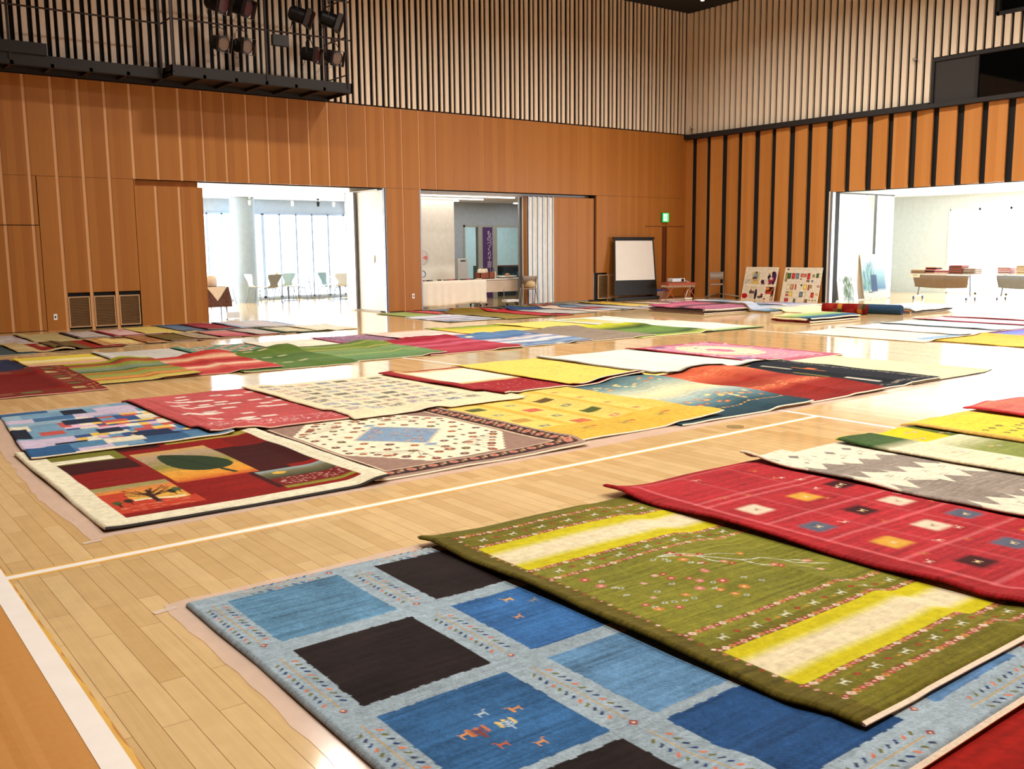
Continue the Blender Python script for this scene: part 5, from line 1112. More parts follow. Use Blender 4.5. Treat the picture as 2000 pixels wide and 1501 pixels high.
rug(-18.0,-16.36,-6.72,-9.06,'grass green rug with small pale dashes, right of the red gradient one',bands([(0,(84,104,30)),(.3,(96,120,46)),(.45,(70,100,40)),(.7,(100,128,60)),(1,(84,112,50))],.08,ex_squares),GE,R3,hills=((.9,.05,.16,.1,0.013),(.2,.05,.2,.1,0.005)))
rug(-18.95,-17.40,-6.85,-8.92,'red rug with two glowing cream stripes in the third row',bands([(0,(190,40,30)),(.13,(196,50,38)),(.22,(240,190,150)),(.3,(206,80,60)),(.42,(170,30,32)),(.55,(196,60,56)),(.64,(244,206,170)),(.72,(216,110,90)),(.85,(190,56,54)),(1,(196,66,60))],.06),GE,R3,hills=((.85,.0,.2,.14,0.017),(.6,.3,.3,.1,0.005),(.97,.95,.12,.1,0.005)),edge='pink')
rug(-20.1,-18.50,-6.80,-8.96,'wavy rug of olive, grey, red and orange stripes in the third row',bands([(0,(170,156,24)),(.08,(176,160,30)),(.11,(70,76,30)),(.16,(180,66,40)),(.2,(170,70,44)),(.24,(140,146,50)),(.32,(130,140,110)),(.4,(120,134,108)),(.44,(60,76,36)),(.5,(150,150,50)),(.56,(196,84,50)),(.6,(140,146,60)),(.72,(160,160,76)),(.76,(206,110,60)),(.8,(230,170,80)),(.85,(180,80,44)),(.9,(190,180,80)),(1,(222,180,90))],.03),GE,R3,hills=((.85,.02,.2,.15,0.017),(.2,.0,.3,.1,0.004),(.98,.96,.12,.12,0.009)),edge='dark')
def p_darkred(c):
    c.rect(0,0,9,9,(122,20,10)); r_ = random.Random(10); H = c.h; w = c.w
    for (s0,t0,s1,t1) in ((0,.08,w-.35,.36),(0,H-.34,w-.35,H-.08),(w-.38,.05,w-.06,H-.05)): c.rect(s0,t0,s1,t1,(118,40,24)); 
    for s in (w-.40,w-.34,w-.14,w-.08): c.rect(s-.012,.04,s+.012,H-.04,(140,24,14))
    for t in (.06,.38,H-.36,H-.06): c.rect(0,t-.012,w,t+.012,(140,26,14))
    for k in range(9): c.rect(w-.31,.18+k*.26,w-.17,.30+k*.26,((106,100,50),(196,170,110),(150,70,50))[k%3],.02)
    for k in range(8): c.rect(.1+k*.28,.14,.3+k*.28,.30,((196,170,110),(140,80,60),(110,104,56))[k%3],.02); c.rect(.1+k*.28,H-.28,.3+k*.28,H-.14,((196,170,110),(140,80,60),(110,104,56))[(k+1)%3],.02)
    for k in range(160): c.ell(w-.03-r_.random()*.12,r_.random()*H,.012,.012,((196,130,80),(110,90,50))[k%2])
    c.abrash(.06,.3,.02,.04,0.009)
rug(-22.6,-19.68,-7.05,-9.42,'deep red rug with a wide compartmented border at the left edge of the third row',p_darkred,GE,R3*.8,skew=(0,.0,0,-.05),edge='pink',hills=((.93,.0,.08,.08,0.005),))

# ------------------------------------------------------------------ fourth row, by the left wall
GF = 'rugs in the far left row beside the wall'; R4 = .03
def q(x0,x1,yf,yn,label,f,edge='cream',hills=(),g=GF): return rug(x0,x1,yf,yn,label,f,g,R4,.012,hills=hills,edge=edge)
q(-21.5,-19.1,-.75,-2.75,'pink and white floral rug at the far left by the flush door',framed((214,190,176),(220,200,190),.1,((190,110,130),(170,150,180),(236,222,200)),150,2,.05))
q(-19.2,-17.95,-.85,-2.7,'plain sand coloured rug beside the wall grilles',framed((196,170,110),(204,178,120),.05,((226,206,150),),20,3,.04))
q(-18.45,-17.3,-1.0,-2.55,'whitish rug with a dark brown border in the far left row',framed((60,34,34),(214,196,184),.09,((190,160,150),),20,4,.05))
q(-17.85,-16.85,-.8,-2.6,'white and pink rug with a crimson border in the far left row',framed((150,24,44),(236,190,180),.10,((214,80,80),),8,5,.06))
q(-17.25,-16.3,-.5,-2.45,'plain soft yellow rug in the far left row',framed((232,200,100),(236,206,110),.04))
q(-16.5,-15.5,-.25,-2.4,'blue-grey streaked rug in front of the sliding panel',bands([(0,(56,66,90)),(.3,(96,120,150)),(.6,(110,130,150)),(.8,(120,126,140)),(1,(50,60,90))],.1))
q(-16.0,-14.8,-.45,-2.2,'dark red speckled rug at the foot of the sliding panel',framed((120,20,30),(160,40,50),.08,((214,110,110),),90,6,.02))
q(-15.35,-14.1,-.4,-2.25,'pale blue and pink rug in front of the lounge opening',framed((150,176,206),(222,210,206),.12,((240,190,170),),24,7,.04))
q(-21.6,-19.52,-2.75,-4.62,'plain slate grey rug at the left edge, below the floral one',framed((66,78,76),(70,84,80),.05,((150,130,80),),6,8,.03),'cream')
def p_rc(c): c.rect(0,0,9,9,(206,170,110)); c.rect(.35,.1,9,c.h-.1,(150,28,20)); c.rect(.05,c.h*.5,.35,c.h*.7,(222,196,140)); c.rect(.5,.3,.75,.8,(206,170,120),.05); c.abrash(.06,.3,.04,.05,.05)
q(-19.75,-18.93,-2.8,-4.42,'red and cream rug, right of the slate grey one',p_rc,'cream',((.8,.95,.2,.1,.05),))
def p_br(c): c.rect(0,0,9,9,(120,90,44)); c.rect(c.w*.5,0,c.w*.72,9,(166,40,22)); c.rect(c.w*.72,0,9,9,(180,70,40)); c.rect(c.w*.15,0,c.w*.2,9,(70,40,24)); c.abrash(.06,.3,.04,.05,.05)
q(-19.15,-18.15,-2.8,-4.36,'brown and rust red banded rug in the far left row',p_br,'dark')
q(-18.45,-17.5,-2.8,-4.15,'cream and ochre rug with a speckled border in the far left row',framed((190,130,70),(244,206,120),.2,((214,140,60),(240,220,180)),70,9,.03))
q(-17.75,-16.9,-2.75,-4.2,'orange-brown dotted rug in the far left row',framed((176,110,60),(170,100,50),.1,((226,190,140),(120,70,40)),160,10,.02))
q(-17.35,-16.6,-2.70,-4.18,'olive brown rug in the far left row',bands([(0,(116,84,24)),(.5,(120,92,30)),(1,(104,80,26))],.1),'pink')
q(-16.85,-16.05,-2.65,-4.05,'greyish beige rug with a rust stripe in the far left row',framed((190,156,120),(170,150,120),.1,((160,70,40),),20,11,.03),'pink')
q(-16.4,-15.35,-2.55,-4.0,'salmon pink rug with a rose end in the far left row',bands([(0,(206,140,110)),(.4,(214,130,120)),(.7,(214,110,120)),(1,(170,50,70))],.05),'pink')
q(-15.75,-14.95,-2.6,-3.95,'pale taupe rug, right of the salmon pink one',framed((170,150,140),(206,190,176),.07,((180,100,90),),14,12,.03))
q(-15.2,-14.25,-2.5,-3.95,'cream rug with a dark green frame at the end of the far left row',framed((70,96,60),(230,214,176),.14,((190,130,90),),10,13,.05),'dark')
q(-14.5,-13.6,-2.4,-3.9,'washed out cream rug at the right end of the far left row',framed((246,226,190),(250,234,206),.1),'cream')

# ------------------------------------------------------------------ far row before the craft room
GG = 'rugs in the far middle row'
def q2(*a, **k): return q(*a, g=GG, **k)
q2(-11.2,-10.2,-.3,-2.0,'light olive green rug at the foot of the white partition',bands([(0,(150,160,80)),(1,(170,176,96))],.05))
q2(-10.35,-9.55,-.15,-1.75,'coral red patterned rug before the veneered pillar',framed((176,40,50),(214,90,90),.06,((236,150,140),),60,14,.02),edge='pink')
q2(-9.72,-8.8,-.0,-1.4,'grey-blue rug before the cream cloth table',bands([(0,(90,104,120)),(.5,(120,136,150)),(1,(96,110,126))],.08))
q2(-8.95,-8.05,.0,-1.5,'salmon and beige rug before the craft room opening',bands([(0,(214,80,60)),(.3,(226,140,110)),(.7,(222,180,150)),(1,(206,150,120))],.06))
q2(-8.1,-7.2,-.1,-1.5,'nearly black mottled rug at the craft room threshold',framed((50,44,42),(60,54,48),.05,((110,100,80),),60,15,.03),edge='dark')
q2(-7.35,-6.4,-.0,-1.5,'olive and dark green rug at the craft room threshold',bands([(0,(90,90,40)),(.5,(120,120,50)),(1,(50,60,40))],.08))
q2(-6.5,-5.6,.0,-1.5,'red ended rug beneath the concertina door leaves',bands([(0,(190,40,40)),(.3,(206,110,90)),(1,(226,190,150))],.06),edge='pink')
q2(-11.4,-9.72,-2.0,-3.8,'white rug with grey and lilac streaks and a dark end in the far middle row',bands([(0,(200,206,220)),(.2,(236,226,226)),(.35,(150,150,180)),(.5,(240,230,226)),(.6,(120,130,160)),(.75,(236,220,214)),(.85,(80,110,150)),(1,(240,230,220))],.1),edge='dark')
q2(-10.0,-8.6,-1.3,-4.0,'mustard olive rug with a lifted far edge in the far middle row',bands([(0,(120,90,10)),(.3,(146,120,40)),(1,(150,130,60))],.08),edge='dark',hills=((.5,.0,.3,.1,.08),))
q2(-8.9,-8.0,-1.4,-3.9,'plain bright red rug in the far middle row',bands([(0,(200,30,36)),(.5,(190,50,60)),(1,(196,60,66))],.05),edge='dark')
q2(-8.2,-7.0,-1.4,-3.6,'rug with a deep blue far end and pale patterned body',bands([(0,(36,60,110)),(.25,(60,84,120)),(.35,(190,190,180)),(.7,(206,200,190)),(1,(190,186,180))],.12),edge='dark',hills=((.3,.0,.3,.1,.06),))
q2(-7.1,-6.1,-1.2,-3.5,'peach and cream streaked rug in the far middle row',bands([(0,(226,190,160)),(.3,(240,214,190)),(.5,(222,160,150)),(.8,(240,220,200)),(1,(230,200,180))],.1))
q2(-6.5,-5.7,-.9,-3.5,'blue-grey rug with a red end in the far middle row',bands([(0,(60,80,110)),(.4,(130,150,170)),(.7,(190,60,60)),(.8,(150,160,180)),(1,(226,220,216))],.1),edge='dark')
q2(-5.85,-4.9,-.6,-3.5,'grey and white rug right of the blue-grey one in the far middle row',bands([(0,(90,110,90)),(.3,(170,170,180)),(.6,(206,200,200)),(1,(190,186,190))],.1))
q2(-5.0,-3.95,-.5,-3.0,'bright yellow rug at the foot of the veneered door leaf',bands([(0,(236,190,60)),(.5,(244,206,90)),(1,(236,216,150))],.05),hills=((.0,.0,.2,.2,.04),))
q2(-4.0,-3.0,-1.3,-3.6,'cream rug with dark tassels at one end, before the projection screen',bands([(0,(120,60,50)),(.15,(236,214,180)),(.9,(240,220,190)),(1,(206,190,180))],.06))
q2(-3.1,-2.0,-1.5,-3.6,'pinkish purple patterned rug before the low table',framed((150,110,130),(214,190,190),.1,((120,60,90),(200,120,130)),80,16,.05))
q2(-5.0,-3.5,-3.0,-4.3,'pale grey streaked rug before the yellow one in the far middle row',bands([(0,(214,206,206)),(.5,(180,180,196)),(1,(226,214,206))],.1))
# ------------------------------------------------------------------ folded piles and rolls in the far right of the hall
GH = 'folded rugs piled in the far right of the hall'
def folded(x0,x1,yf,yn,layers,label,cols_,step=.026,seed=1):
    r_ = random.Random(seed)
    for k in range(layers):
        j = lambda: r_.uniform(-.05,.05)
        rug(x0+j(),x1+j(),yf+j(),yn+j(),label[k],bands(cols_[k],.08),GH,.035,step*.9,edge='dark' if k%2 else 'cream',curl=.004)
folded(-5.8,-4.0,-4.2,-5.9,5,['brown edged folded rug, lowest of the wide pile','tan folded rug, second from the bottom of the wide pile','dark brown folded rug below the mauve one in the wide pile','folded mauve rug in the middle of the wide pile','folded rose and charcoal rug on top of the wide pile'],
  [[(0,(150,110,90)),(1,(140,100,80))],[(0,(206,180,160)),(1,(190,150,130))],[(0,(90,60,56)),(1,(80,54,50))],[(0,(150,90,110)),(1,(110,90,110))],[(0,(176,80,110)),(.4,(206,110,130)),(.6,(60,50,60)),(.8,(190,110,130)),(1,(150,90,110))]],.03)
folded(-4.4,-2.4,-4.3,-6.6,2,['pale folded rug with a gold line beside the wide pile','folded light blue and white streaked rug beside the wide pile'],[[(0,(226,206,180)),(1,(206,150,90))],[(0,(226,214,220)),(.4,(120,150,170)),(.6,(206,200,206)),(1,(90,140,170))]],seed=2)
folded(-3.9,-1.9,-6.3,-7.6,1,['cream folded rug between the blue streaked and the green folded ones'],[[(0,(240,216,170)),(1,(246,226,190))]],seed=3)
folded(-2.6,-.9,-4.1,-5.6,1,['pale pink and blue folded rug nearest the display boards'],[[(0,(206,150,170)),(.5,(150,170,206)),(1,(226,206,206))]],seed=6)
folded(-6.25,-4.5,-8.15,-9.05,3,['folded red rug, lowest of the dark fringed pile','folded cream rug in the middle of the dark fringed pile','folded pale green and blue rug on top of the dark fringed pile'],
  [[(0,(150,20,30)),(1,(130,20,26))],[(0,(226,196,150)),(1,(222,190,150))],[(0,(240,214,150)),(.35,(170,190,120)),(.6,(150,180,110)),(.8,(70,110,140)),(1,(40,80,110))]],.038,seed=4)
folded(-2.4,-.7,-7.9,-9.0,3,['folded brown rug, lowest of the neat pile by the exhibition room','folded tan rug in the middle of the neat pile','folded white-blue rug on top of the neat pile by the exhibition room'],
  [[(0,(120,90,80)),(1,(90,80,90))],[(0,(190,150,110)),(1,(176,120,80))],[(0,(226,232,240)),(1,(206,220,232))]],.045,seed=5)
def roll(p, q_, r, label, colf):
    p = Vector(p); q_ = Vector(q_); e = tag(empty('rolled_rug', p), label, 'rug'); d = q_-p; L = d.length; dn = d.normalized(); up = Vector((0,0,1)); sd = dn.cross(up).normalized()
    # spiral section swept along the axis, painted along its length
    turns = 3.2; n = 90; prof = [(max(.012, r*(1-.9*(1-k/n))), 2*PI*turns*k/n) for k in range(n+1)]; m_ = 40; vs = []; fs = []; cols = []
    rows = []
    for j in range(m_+1):
        f = j/m_
        for (rr, a) in prof: vs.append(dn*(L*f) + sd*(rr*math.cos(a)) + up*(rr*math.sin(a)+r+.004)); cols.append(colf(f, a))
    for j in range(m_):
        for k in range(n): a = j*(n+1)+k; fs.append((a,a+1,a+n+2,a+n+1))
    o = MB().add(vs, fs).build('rug_sheet', PILE, e, smooth=True); at = o.data.color_attributes.new('Col','FLOAT_COLOR','POINT')
    at.data.foreach_set('color', np.concatenate([lin(np.array(cols)), np.ones((len(cols),1))],1).astype(np.float32).ravel()); o.modifiers.new('t','SOLIDIFY').thickness = .014; return e
def c_redroll(f, a):
    i, j = int(f*11), int((a % (2*PI))*3/PI); k = (i*5+j*3) % 9; return ((120,16,14),(134,26,20),(112,14,12),(150,44,34),(52,60,34),(126,20,18),(180,120,50),(140,34,26),(120,76,56),(116,16,14),(128,22,18))[(i*7+j*4+(i*j)%5)%11]
p0 = AF(1616, 613); p1 = AF(1685, 615)
roll((-3.62,-7.55,0), (-3.35,-8.50,0), .115, 'rolled red rug with small orange, green and cream patches', c_redroll)
roll((-3.10,-8.0,0), (-2.88,-9.06,0), .105, 'rolled denim blue rug lying right of the red roll', lambda f, a: (40,66,94) if int(a*3)%2 else (48,76,104))
# ------------------------------------------------------------------ rugs at the right, window glare painted into the pale ones
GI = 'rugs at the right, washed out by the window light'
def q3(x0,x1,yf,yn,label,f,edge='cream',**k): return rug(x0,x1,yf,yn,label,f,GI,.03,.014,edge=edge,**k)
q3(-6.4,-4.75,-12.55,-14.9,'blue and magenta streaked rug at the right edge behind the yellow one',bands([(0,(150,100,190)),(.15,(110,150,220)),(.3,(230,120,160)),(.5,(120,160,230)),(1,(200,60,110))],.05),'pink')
q3(-7.95,-6.3,-12.6,-15.0,'mustard yellow rug in front of the pale rugs at the right',bands([(0,(236,186,80)),(.5,(240,196,90)),(1,(232,180,80))],.06),'cream')
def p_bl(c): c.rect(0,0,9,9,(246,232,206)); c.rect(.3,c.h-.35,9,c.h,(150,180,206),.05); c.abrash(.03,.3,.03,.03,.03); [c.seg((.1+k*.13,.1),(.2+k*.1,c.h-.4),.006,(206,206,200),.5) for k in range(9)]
q3(-8.3,-6.7,-10.22,-12.62,'cream rug with a light blue near end, leftmost of the pale rugs',p_bl)
q3(-6.85,-5.4,-10.12,-12.55,'pinkish white rug, second from left of the pale rugs',framed((240,222,214),(246,232,226),.05,((230,190,190),),30,17,.03),'pink')
q3(-5.55,-4.0,-10.05,-12.5,'pale aqua rug with a grey edge, in the middle of the pale rugs',framed((120,130,140),(206,226,222),.035,((240,236,226),),30,18,.06),'pink')
q3(-4.15,-2.85,-10.05,-12.4,'pale pink rug with a crimson edge among the pale rugs',framed((170,30,60),(246,206,216),.035,((240,180,190),),20,19,.05),'pink')
q3(-3.0,-1.4,-10.05,-12.3,'white rug with a red edge, furthest of the pale rugs',framed((190,70,70),(246,232,226),.03),'pink')
# ------------------------------------------------------------------ plastic film under the rugs and tapes
def film_mat():
    M = mat('plastic_film', (246,222,206), .16, spec=.7); b = M.node_tree.nodes['Principled BSDF']; b.inputs['Alpha'].default_value = .42; return M
FILM = film_mat()
def film(pts, label, z=.0022):
    out = []; r_ = random.Random(len(pts)*7)
    for i in range(len(pts)):
        a, b_ = Vector(pts[i]), Vector(pts[(i+1) % len(pts)]); n = max(2, int((b_-a).length/.12))
        for k in range(n): p = a.lerp(b_, k/n); out.append((p.x+r_.uniform(-.012,.012), p.y+r_.uniform(-.012,.012), z+r_.uniform(0,.0012)))
    c0 = (sum(p[0] for p in out)/len(out), sum(p[1] for p in out)/len(out)); n = len(out)
    vs = out+[(p[0],p[1],.0003) for p in out]; o = MB().add(vs, [tuple(range(n)), tuple(range(2*n-1, n-1, -1))]+[(i,n+i,n+(i+1)%n,(i+1)%n) for i in range(n)]).build('plastic_sheet', FILM); tag(o, label, 'plastic sheet'); return o
film([(-21.35,-16.53),(-18.3,-16.46),(-12.4,-16.2),(-12.3,-19.2),(-21.35,-19.5),(-21.36,-18.0)], 'clear film spread on the floor beneath the nearest row of rugs')
film([(-21.25,-10.5),(-10.9,-10.2),(-10.9,-15.12),(-16.5,-15.22),(-18.2,-15.28),(-21.34,-15.32),(-21.39,-14.2),(-21.34,-13.2)], 'clear film spread on the floor beneath the second row of rugs')
TP = mat('clear_tape', (240,222,206), .2, spec=.5, alpha=.55)
for (x, y, rz, lab) in ((-21.36,-16.60,.2,'short piece of clear tape at the corner of the blue squared rug film'), (-21.35,-15.36,.15,'short piece of clear tape at the corner of the tree rug film')):
    o = MB().cbox((x,y,.0032), (.10,.035,.0012), rz=rz).build('tape_piece', TP); tag(o, lab, 'tape')
o = MB().lathe((-16.16,-15.39,0), [(.075,.0),(.075,.004),(.06,.005),(.058,.003),(.0,.003)], 28).build('floor_socket_cap', mat('brass_cap',(150,120,60),.35,.6)); tag(o, 'round brass cap set in the floor near the court line', 'floor cap')

# ------------------------------------------------------------------ display boards leaning on the right wall
def board(y0, y1, h, label, paint, lean=.22, x=-.06, name='display_board', zb=0.0):
    """y0 is the end nearer the corner; the sheet leans from x-lean at the floor to x at the top"""
    w = y0-y1; c = Cv(w, h, .011, (240,226,200)); paint(c); 
    p = c.T/h; Y = y0-c.S; Z = zb+(h*math.cos(math.asin(lean/h)))*(1-p); Xx = x-lean*p
    n_ = c.S.shape; idx = np.arange(n_[0]*n_[1]).reshape(n_); V = np.stack([Xx, Y, Z+.001], -1).reshape(-1,3)
    F = np.stack([idx[:-1,:-1], idx[1:,:-1], idx[1:,1:], idx[:-1,1:]], -1).reshape(-1,4)
    me = bpy.data.meshes.new('printed_face'); me.from_pydata((V+[-.003,0,0]).tolist(), [], F.tolist()); me.update(); at = me.color_attributes.new('Col','FLOAT_COLOR','POINT'); at.data.foreach_set('color', np.concatenate([c.A.reshape(-1,3), np.ones((len(V),1))],1).astype(np.float32).ravel()); me.materials.append(PRINT)
    o = bpy.data.objects.new('printed_face', me)
    q_ = [(Xx[0,0],y0,Z[0,0]),(Xx[0,0],y1,Z[0,0]),(Xx[-1,0],y1,Z[-1,0]),(Xx[-1,0],y0,Z[-1,0])]; vs = [(a,b_,d+.001) for a,b_,d in q_]+[(a+.012,b_,d+.001) for a,b_,d in q_]
    e = MB().add(vs, [(0,1,2,3),(7,6,5,4),(0,4,5,1),(1,5,6,2),(2,6,7,3),(3,7,4,0)]).build(name, mat('foam_board',(236,222,198),.6)); COL.objects.link(o); o.parent = e; tag(e, label, 'display board'); return e
def ph1(c):
    w, h = c.w, c.h; R = lambda a,b_,d,e,k,s=0: c.rect(a*w,b_*h,d*w,e*h,k,s); E = lambda a,b_,d,e,k: c.ell(a*w,b_*h,d*w,e*h,k)
    for k in range(16): R(.08+k*.055,.05,.11+k*.055,.075,(206,196,176))
    for (x0,y0,x1,y1) in ((.05,.14,.2,.32),(.5,.14,.66,.32),(.05,.6,.2,.76),(.5,.6,.68,.76)):
        for t in range(5): R(x0,y0+t*.035,x1,y0+t*.035+.012,(222,208,186))
    R(.22,.14,.47,.52,(214,196,140)); E(.35,.18,.03,.05,(96,60,44)); E(.35,.28,.075,.09,(150,156,166)); E(.33,.34,.07,.04,(50,50,60)); E(.35,.40,.06,.05,(206,150,110)); R(.25,.42,.45,.51,(222,190,110),.02)
    R(.02,.36,.20,.52,(216,206,190)); c.seg((.04*w,.5*h),(.19*w,.38*h),.02,(150,136,120)); R(.52,.37,.68,.53,(222,200,190)); E(.58,.44,.05,.06,(60,30,44)); E(.60,.49,.05,.03,(120,40,50))
    R(.71,.13,.96,.54,(236,214,180)); E(.90,.30,.07,.17,(74,36,84)); E(.86,.18,.035,.05,(50,30,40)); E(.76,.30,.05,.07,(44,36,50)); E(.76,.22,.02,.03,(120,80,60)); E(.80,.44,.07,.08,(150,50,60)); E(.86,.36,.05,.06,(190,50,60)); E(.74,.46,.03,.04,(226,214,200)); E(.82,.34,.05,.04,(230,200,190)); E(.90,.46,.04,.06,(60,30,80))
    E(.10,.88,.09,.08,(190,30,36)); E(.05,.84,.05,.03,(190,40,40)); R(.22,.58,.46,.97,(226,206,176)); R(.22,.72,.38,.80,(96,76,60),.01); E(.43,.82,.04,.16,(56,40,70)); E(.42,.70,.02,.03,(40,30,30)); E(.27,.71,.02,.03,(80,60,60))
    E(.55,.90,.06,.04,(80,90,60)); E(.62,.86,.035,.07,(70,30,50)); E(.60,.84,.03,.03,(190,60,50))
    R(.72,.58,.97,.80,(70,26,14)); E(.77,.64,.05,.05,(226,140,60)); E(.82,.76,.09,.04,(200,60,40)); c.seg((.95*w,.60*h),(.86*w,.76*h),.03,(206,100,60)); E(.76,.76,.05,.03,(200,50,40)); E(.71,.95,.035,.025,(190,50,40)); R(.88,.80,.97,.98,(120,70,50)); E(.92,.92,.03,.06,(214,180,150))
    c.A *= np.clip(1+.06*c.noise(.03,.03),.7,1.2)[...,None]
def ph2(c):
    w, h = c.w, c.h; R = lambda a,b_,d,e,k: c.rect(a*w,b_*h,d*w,e*h,k)
    c.ell(.09*w,.06*h,.03*w,.03*h,(120,90,80)); 
    for k in range(10): R(.18+k*.07,.05,.22+k*.07,.07,(214,202,180))
    G_, Rd, Bl, Cr, Yl, Br, Ol = (70,96,56),(186,56,50),(110,124,134),(232,214,176),(236,200,90),(130,90,70),(150,140,90)
    for (x,y,a,b_,k) in ((.04,.15,.06,.28,Ol),(.10,.16,.09,.17,G_),(.21,.16,.09,.17,Rd),(.32,.16,.09,.18,Bl),(.45,.18,.16,.10,(200,110,90)),(.63,.17,.08,.18,Rd),(.63,.36,.08,.07,Br),(.76,.20,.06,.08,Ol),(.86,.17,.06,.12,G_),(.92,.17,.07,.12,Cr),
        (.45,.31,.05,.05,(180,120,110)),(.75,.36,.06,.07,Bl),(.12,.50,.08,.15,Cr),(.22,.48,.09,.17,(206,160,110)),(.35,.48,.03,.16,Rd),(.49,.48,.05,.06,(70,70,70)),(.57,.48,.09,.16,Yl),(.69,.49,.04,.16,Rd),(.74,.49,.06,.11,Ol),(.92,.51,.08,.05,(190,130,130)),
        (.12,.70,.08,.06,Ol),(.12,.78,.08,.06,Rd),(.22,.69,.08,.16,Yl),(.49,.70,.09,.16,Bl),(.58,.70,.08,.15,Cr),(.80,.71,.08,.16,Rd),(.91,.73,.07,.06,(222,170,80)),(.11,.89,.11,.10,(190,60,70)),(.36,.90,.06,.10,(100,100,90)),(.64,.90,.02,.10,Br),(.67,.90,.06,.10,Br),(.77,.91,.04,.04,Br),(.85,.91,.04,.05,(150,90,70)),(.93,.91,.03,.05,Ol)):
        R(x,y,x+a,y+b_,tuple(int(v*.75) for v in k)); R(x+.008,y+.008,x+a-.008,y+b_-.008,k)
        c.ell((x+a/2)*w,(y+b_/2)*h,a*.2*w,b_*.25*h,tuple(min(255,int(v*1.25)) for v in k))
    for x0 in (.05,.30,.50,.75):
        for t in (.40,.42,.44,.66,.86): R(x0,t,x0+.16,t+.008,(222,206,184))
    for k in range(8): c.seg((.225*w+k*.01*w,.64*h),(.31*w,.49*h+k*.01*h),.008,(170,60,50),.5)
board(-2.44,-3.60,.97,'square display board with photographs of weavers, leaning on the right wall',ph1)
board(-3.82,-5.04,.97,'square display board with small pictures of rugs, leaning by the opening',ph2)

# ------------------------------------------------------------------ exhibition room behind the right wall
struct(MB().box(.055, .36, YR1, YR0, ZR, ZR+.06).box(.35, 8.3, -16, -2.4, 3.08, 3.2).build('ceiling_exhibition', CEILW))
GWX = mat('pale_green_grey_wall', (206,216,216), .7)
struct(MB().box(7, 7.15, -4.72, -2.4, 0, 3.1).box(7, 7.15, -15.6, -4.72, 2.64, 3.1).box(.35, 7.1, -2.4, -2.3, 0, 3.1).build('wall_exhibition', GWX))
win = struct(empty('window_4', (7, -4.72, 0))); b = MB()
for k in range(12): b.box(-.02,.06,-.95*k-.03,-.95*k+.03,0,2.64)
b.box(-.02,.06,-11,0,2.58,2.64).box(-.02,.06,-11,0,0,.05); struct(b.build('window_frame', mat('pale_frame',(226,228,232),.4,.2), win))
win = struct(empty('window_5', (.5, -15.2, 0))); b = MB()  # side window out of view, put in to brighten the room
for k in range(7): b.box(1.08*k-.03,1.08*k+.03,-.03,.03,0,3.08)
struct(b.build('window_frame', _mats['pale_frame'], win))
struct(MB().box(7.2,12,-16,-2,-.2,0).build('trim_14', _mats['terrace_paving']))
for (x0, x1, lab) in ((.12,1.95,'wide cream partition leaf parked at the left side of the exhibition opening'),(2.45,3.25,'narrower white partition leaf parked behind the wide one of the exhibition opening')):
    e = empty('folding_partition', (x0, -5.02, 0)); tag(e, lab, 'folding partition')
    MB().box(0,x1-x0,0,.07,.03,2.93).build('partition_leaf', CREAMP, e, bevel=.004); MB().box(-.03,0,-.008,.078,.03,2.94).box(x1-x0,x1-x0+.03,-.008,.078,.03,2.94).build('edge_profile', ALU, e)
struct(MB().box(-.03,.10,-5.24,-5.17,0,2.97).build('trim_15', ALU)); struct(MB().box(.0,.12,-5.17,-5.10,0,2.97).box(.35,.5,-5.0,-2.4,0,3.1).build('wall_exhibition_jamb', CREAMP))
struct(MB().box(.1,3.3,-5.03,-4.97,2.94,2.97).build('trim_16', DKM))
def pic1(c):
    c.rect(0,0,9,9,(190,196,200)); r_ = random.Random(5)
    for k in range(120): s = r_.gauss(.5,.11)*c.w; t = r_.uniform(.5,.97)*c.h; c.ell(s,t,.02,.07,((70,100,50),(110,130,100),(44,70,34),(130,150,150))[k%4],.8)
    c.ell(.15*c.w,.52*c.h,.05,.03,(150,170,190))
    for k in range(12): c.rect(.82*c.w,(.5+k*.03)*c.h,.97*c.w,(.507+k*.03)*c.h,(200,206,206))
def pic2(c):
    c.vgrad([(0,(190,204,208)),(.45,(120,160,164)),(.75,(60,104,136)),(.84,(190,190,170)),(1,(160,160,140))]); r_ = random.Random(6)
    for k in range(80): s = r_.uniform(.05,.55)*c.w; c.ell(s,r_.uniform(.2,.8)*c.h,.03,.10,((50,90,110),(80,120,110),(120,160,150))[k%3],.6)
    c.rect(.36*c.w,.45*c.h,.62*c.w,.82*c.h,(24,56,90),.03); c.ell(.3*c.w,.83*c.h,.1,.02,(60,60,60))
    for k in range(40): c.ell(r_.random()*c.w,r_.uniform(.85,.99)*c.h,.03,.015,((236,230,214),(150,150,120))[k%2])
o = board(-.40,-1.32,1.28,'tall poster of green upright plants leaning on the cream partition',pic1,.20,-5.06,'poster'); o.rotation_euler.z = PI/2
o = board(-1.62,-2.75,1.30,'tall poster of a blue garment among foliage, right of the plant poster',pic2,.20,-5.06,'poster'); o.rotation_euler.z = PI/2
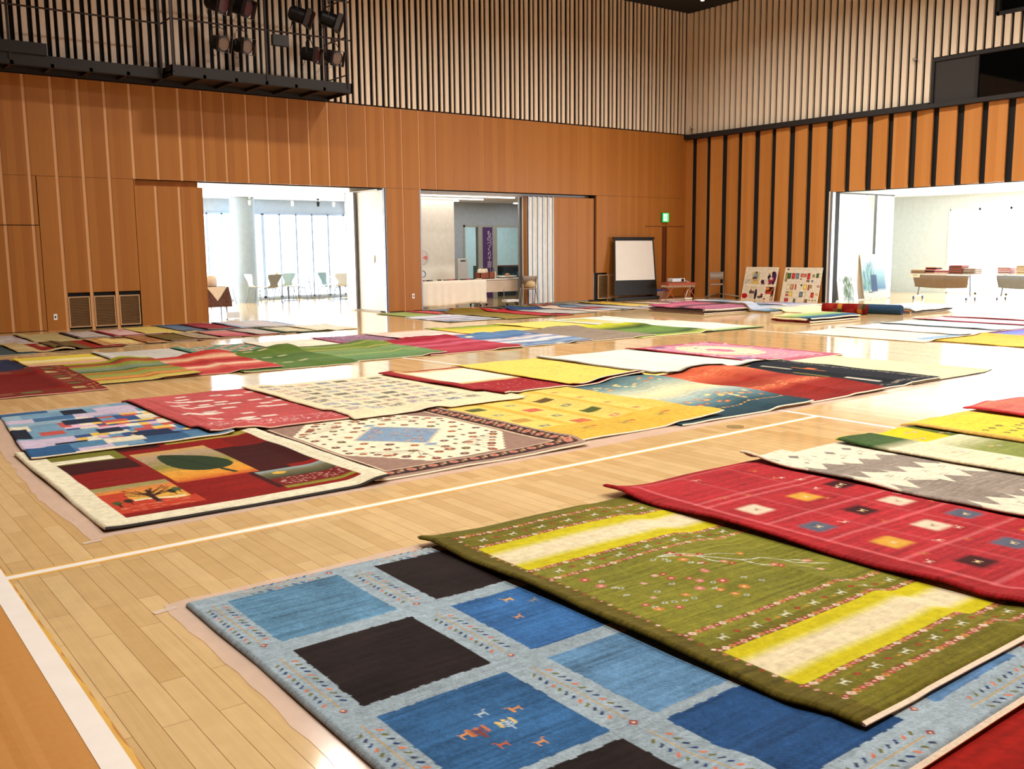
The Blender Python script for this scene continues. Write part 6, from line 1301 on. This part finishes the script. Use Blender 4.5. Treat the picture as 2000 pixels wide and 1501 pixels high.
# wheeled tables with textile piles
BRP = mat('brown_grey_panel', (128,108,86), .6, var=.08)
def wheeled_table(x, y0, y1, label, pm):
    e = empty('wheeled_table', (x, (y0+y1)/2, 0)); tag(e, label, 'table'); w = abs(y1-y0)/2
    MB().box(-.26,.26,-w,w,.70,.73).build('tabletop', mat('table_top_cream',(225,215,200),.35), e, bevel=.004)
    vs = []; fs = []; n = 24
    for j in range(7):
        for i in range(n+1): q_ = i/n*2-1; vs.append((-.25-.02*math.sin(j*.9), q_*(w-.05)*(1-.07*j/6), .69-j*.055-.03*(1-q_*q_)*j/6))
    for j in range(6):
        for i in range(n): a = j*(n+1)+i; fs.append((a,a+1,a+n+2,a+n+1))
    o = MB().add(vs, fs).build('modesty_panel', pm, e, smooth=True); o.modifiers.new('t','SOLIDIFY').thickness = .012
    for s in (-1,1):
        MB().tube([(-.05,s*(w-.1),.09),(0,s*(w-.16),.7)], .018, 8).build('leg', mat('table_leg_grey',(96,96,100),.4,.4), e); fr_ = MB().box(-.27,.27,s*(w-.1)-.02,s*(w-.1)+.02,.085,.11).build('foot_rail', WHT, e)
        for sx in (-1,1): MB().lathe((0,0,0), [(.012,-.02),(.045,-.02),(.045,.02),(.012,.02)], 14, Matrix.Translation((sx*.24,s*(w-.1),.046)) @ Matrix.Rotation(PI/2,4,'X')).tube([(sx*.24,s*(w-.1),.05),(sx*.24,s*(w-.1),.09)], .01, 6).build('caster', mat('caster_dark',(30,28,50),.4), fr_)
    return e
wheeled_table(3.45,-5.72,-7.45,'wheeled table with a sagging brown front panel, nearest in the exhibition room',BRP)
wheeled_table(4.15,-7.75,-9.2,'wheeled table half lost in glare, second in the exhibition room',mat('grey_panel',(120,124,124),.6))
wheeled_table(5.3,-9.6,-11.2,'faint wheeled table furthest right in the exhibition room',mat('grey_panel',(120,124,124),.6))
def pile(x, y, z, n, w, d, cols_, label, rz=0):
    n = int(n*1.5); e = empty('textile_pile', (x, y, z), rz); tag(e, label, 'textiles')
    for k in range(n):
        o = MB().cbox((.01*math.sin(k*2),.012*math.cos(k*3),.014+k*.026), (w*(1-.04*(k%2)), d*(1-.05*((k+1)%2)), .025)).build('folded_textile', mat('pile_cloth_%d_%d_%d'%cols_[k%len(cols_)], cols_[k%len(cols_)], .9, var=.2, scale=25), e, bevel=.009)
    return e
pile(3.42,-5.85,.73,3,.4,.36,((150,120,96),(190,160,120)),'low pile of tan folded textiles at the left end of the nearest wheeled table')
pile(3.52,-6.20,.73,5,.32,.34,((190,150,120),(190,60,70),(30,26,34)),'pile topped by a black folded cloth on the nearest wheeled table')
pile(3.42,-6.58,.73,3,.4,.42,((226,196,180),(236,206,206),(150,60,80)),'pile of pale pink folded textiles on the nearest wheeled table')
pile(3.42,-6.98,.73,6,.4,.40,((120,84,70),(140,96,86),(160,80,80)),'tall pile of brown and rose folded textiles on the nearest wheeled table')
pile(3.45,-7.36,.73,4,.42,.34,((150,140,130),(170,150,136)),'pile of grey-beige folded textiles at the right end of the nearest wheeled table')
pile(4.15,-7.95,.73,5,.4,.36,((206,190,190),(190,130,140)),'pile of pinkish textiles at the left end of the second wheeled table')
pile(4.1,-8.5,.73,6,.4,.42,((206,190,160),(190,176,150)),'pile of sand coloured textiles on the second wheeled table')
pile(4.2,-9.0,.73,3,.4,.38,((236,190,214),(226,206,214)),'low pile of pink textiles at the right end of the second wheeled table')
pile(5.3,-9.9,.73,5,.4,.4,((200,190,190),(180,150,150)),'faint pile of greyish textiles on the furthest wheeled table')
o = MB().box(3.17,3.18,-5.98,-5.70,.62,.72).build('paper_notice', mat('notice_paper',(240,232,206),.7)); tag(o, 'small cream paper notice hanging from the nearest wheeled table', 'notice')
MB().box(3.166,3.17,-5.93,-5.76,.665,.672).box(3.166,3.17,-5.90,-5.79,.69,.70).build('print_lines', mat('print_grey',(120,116,110),.7), o)
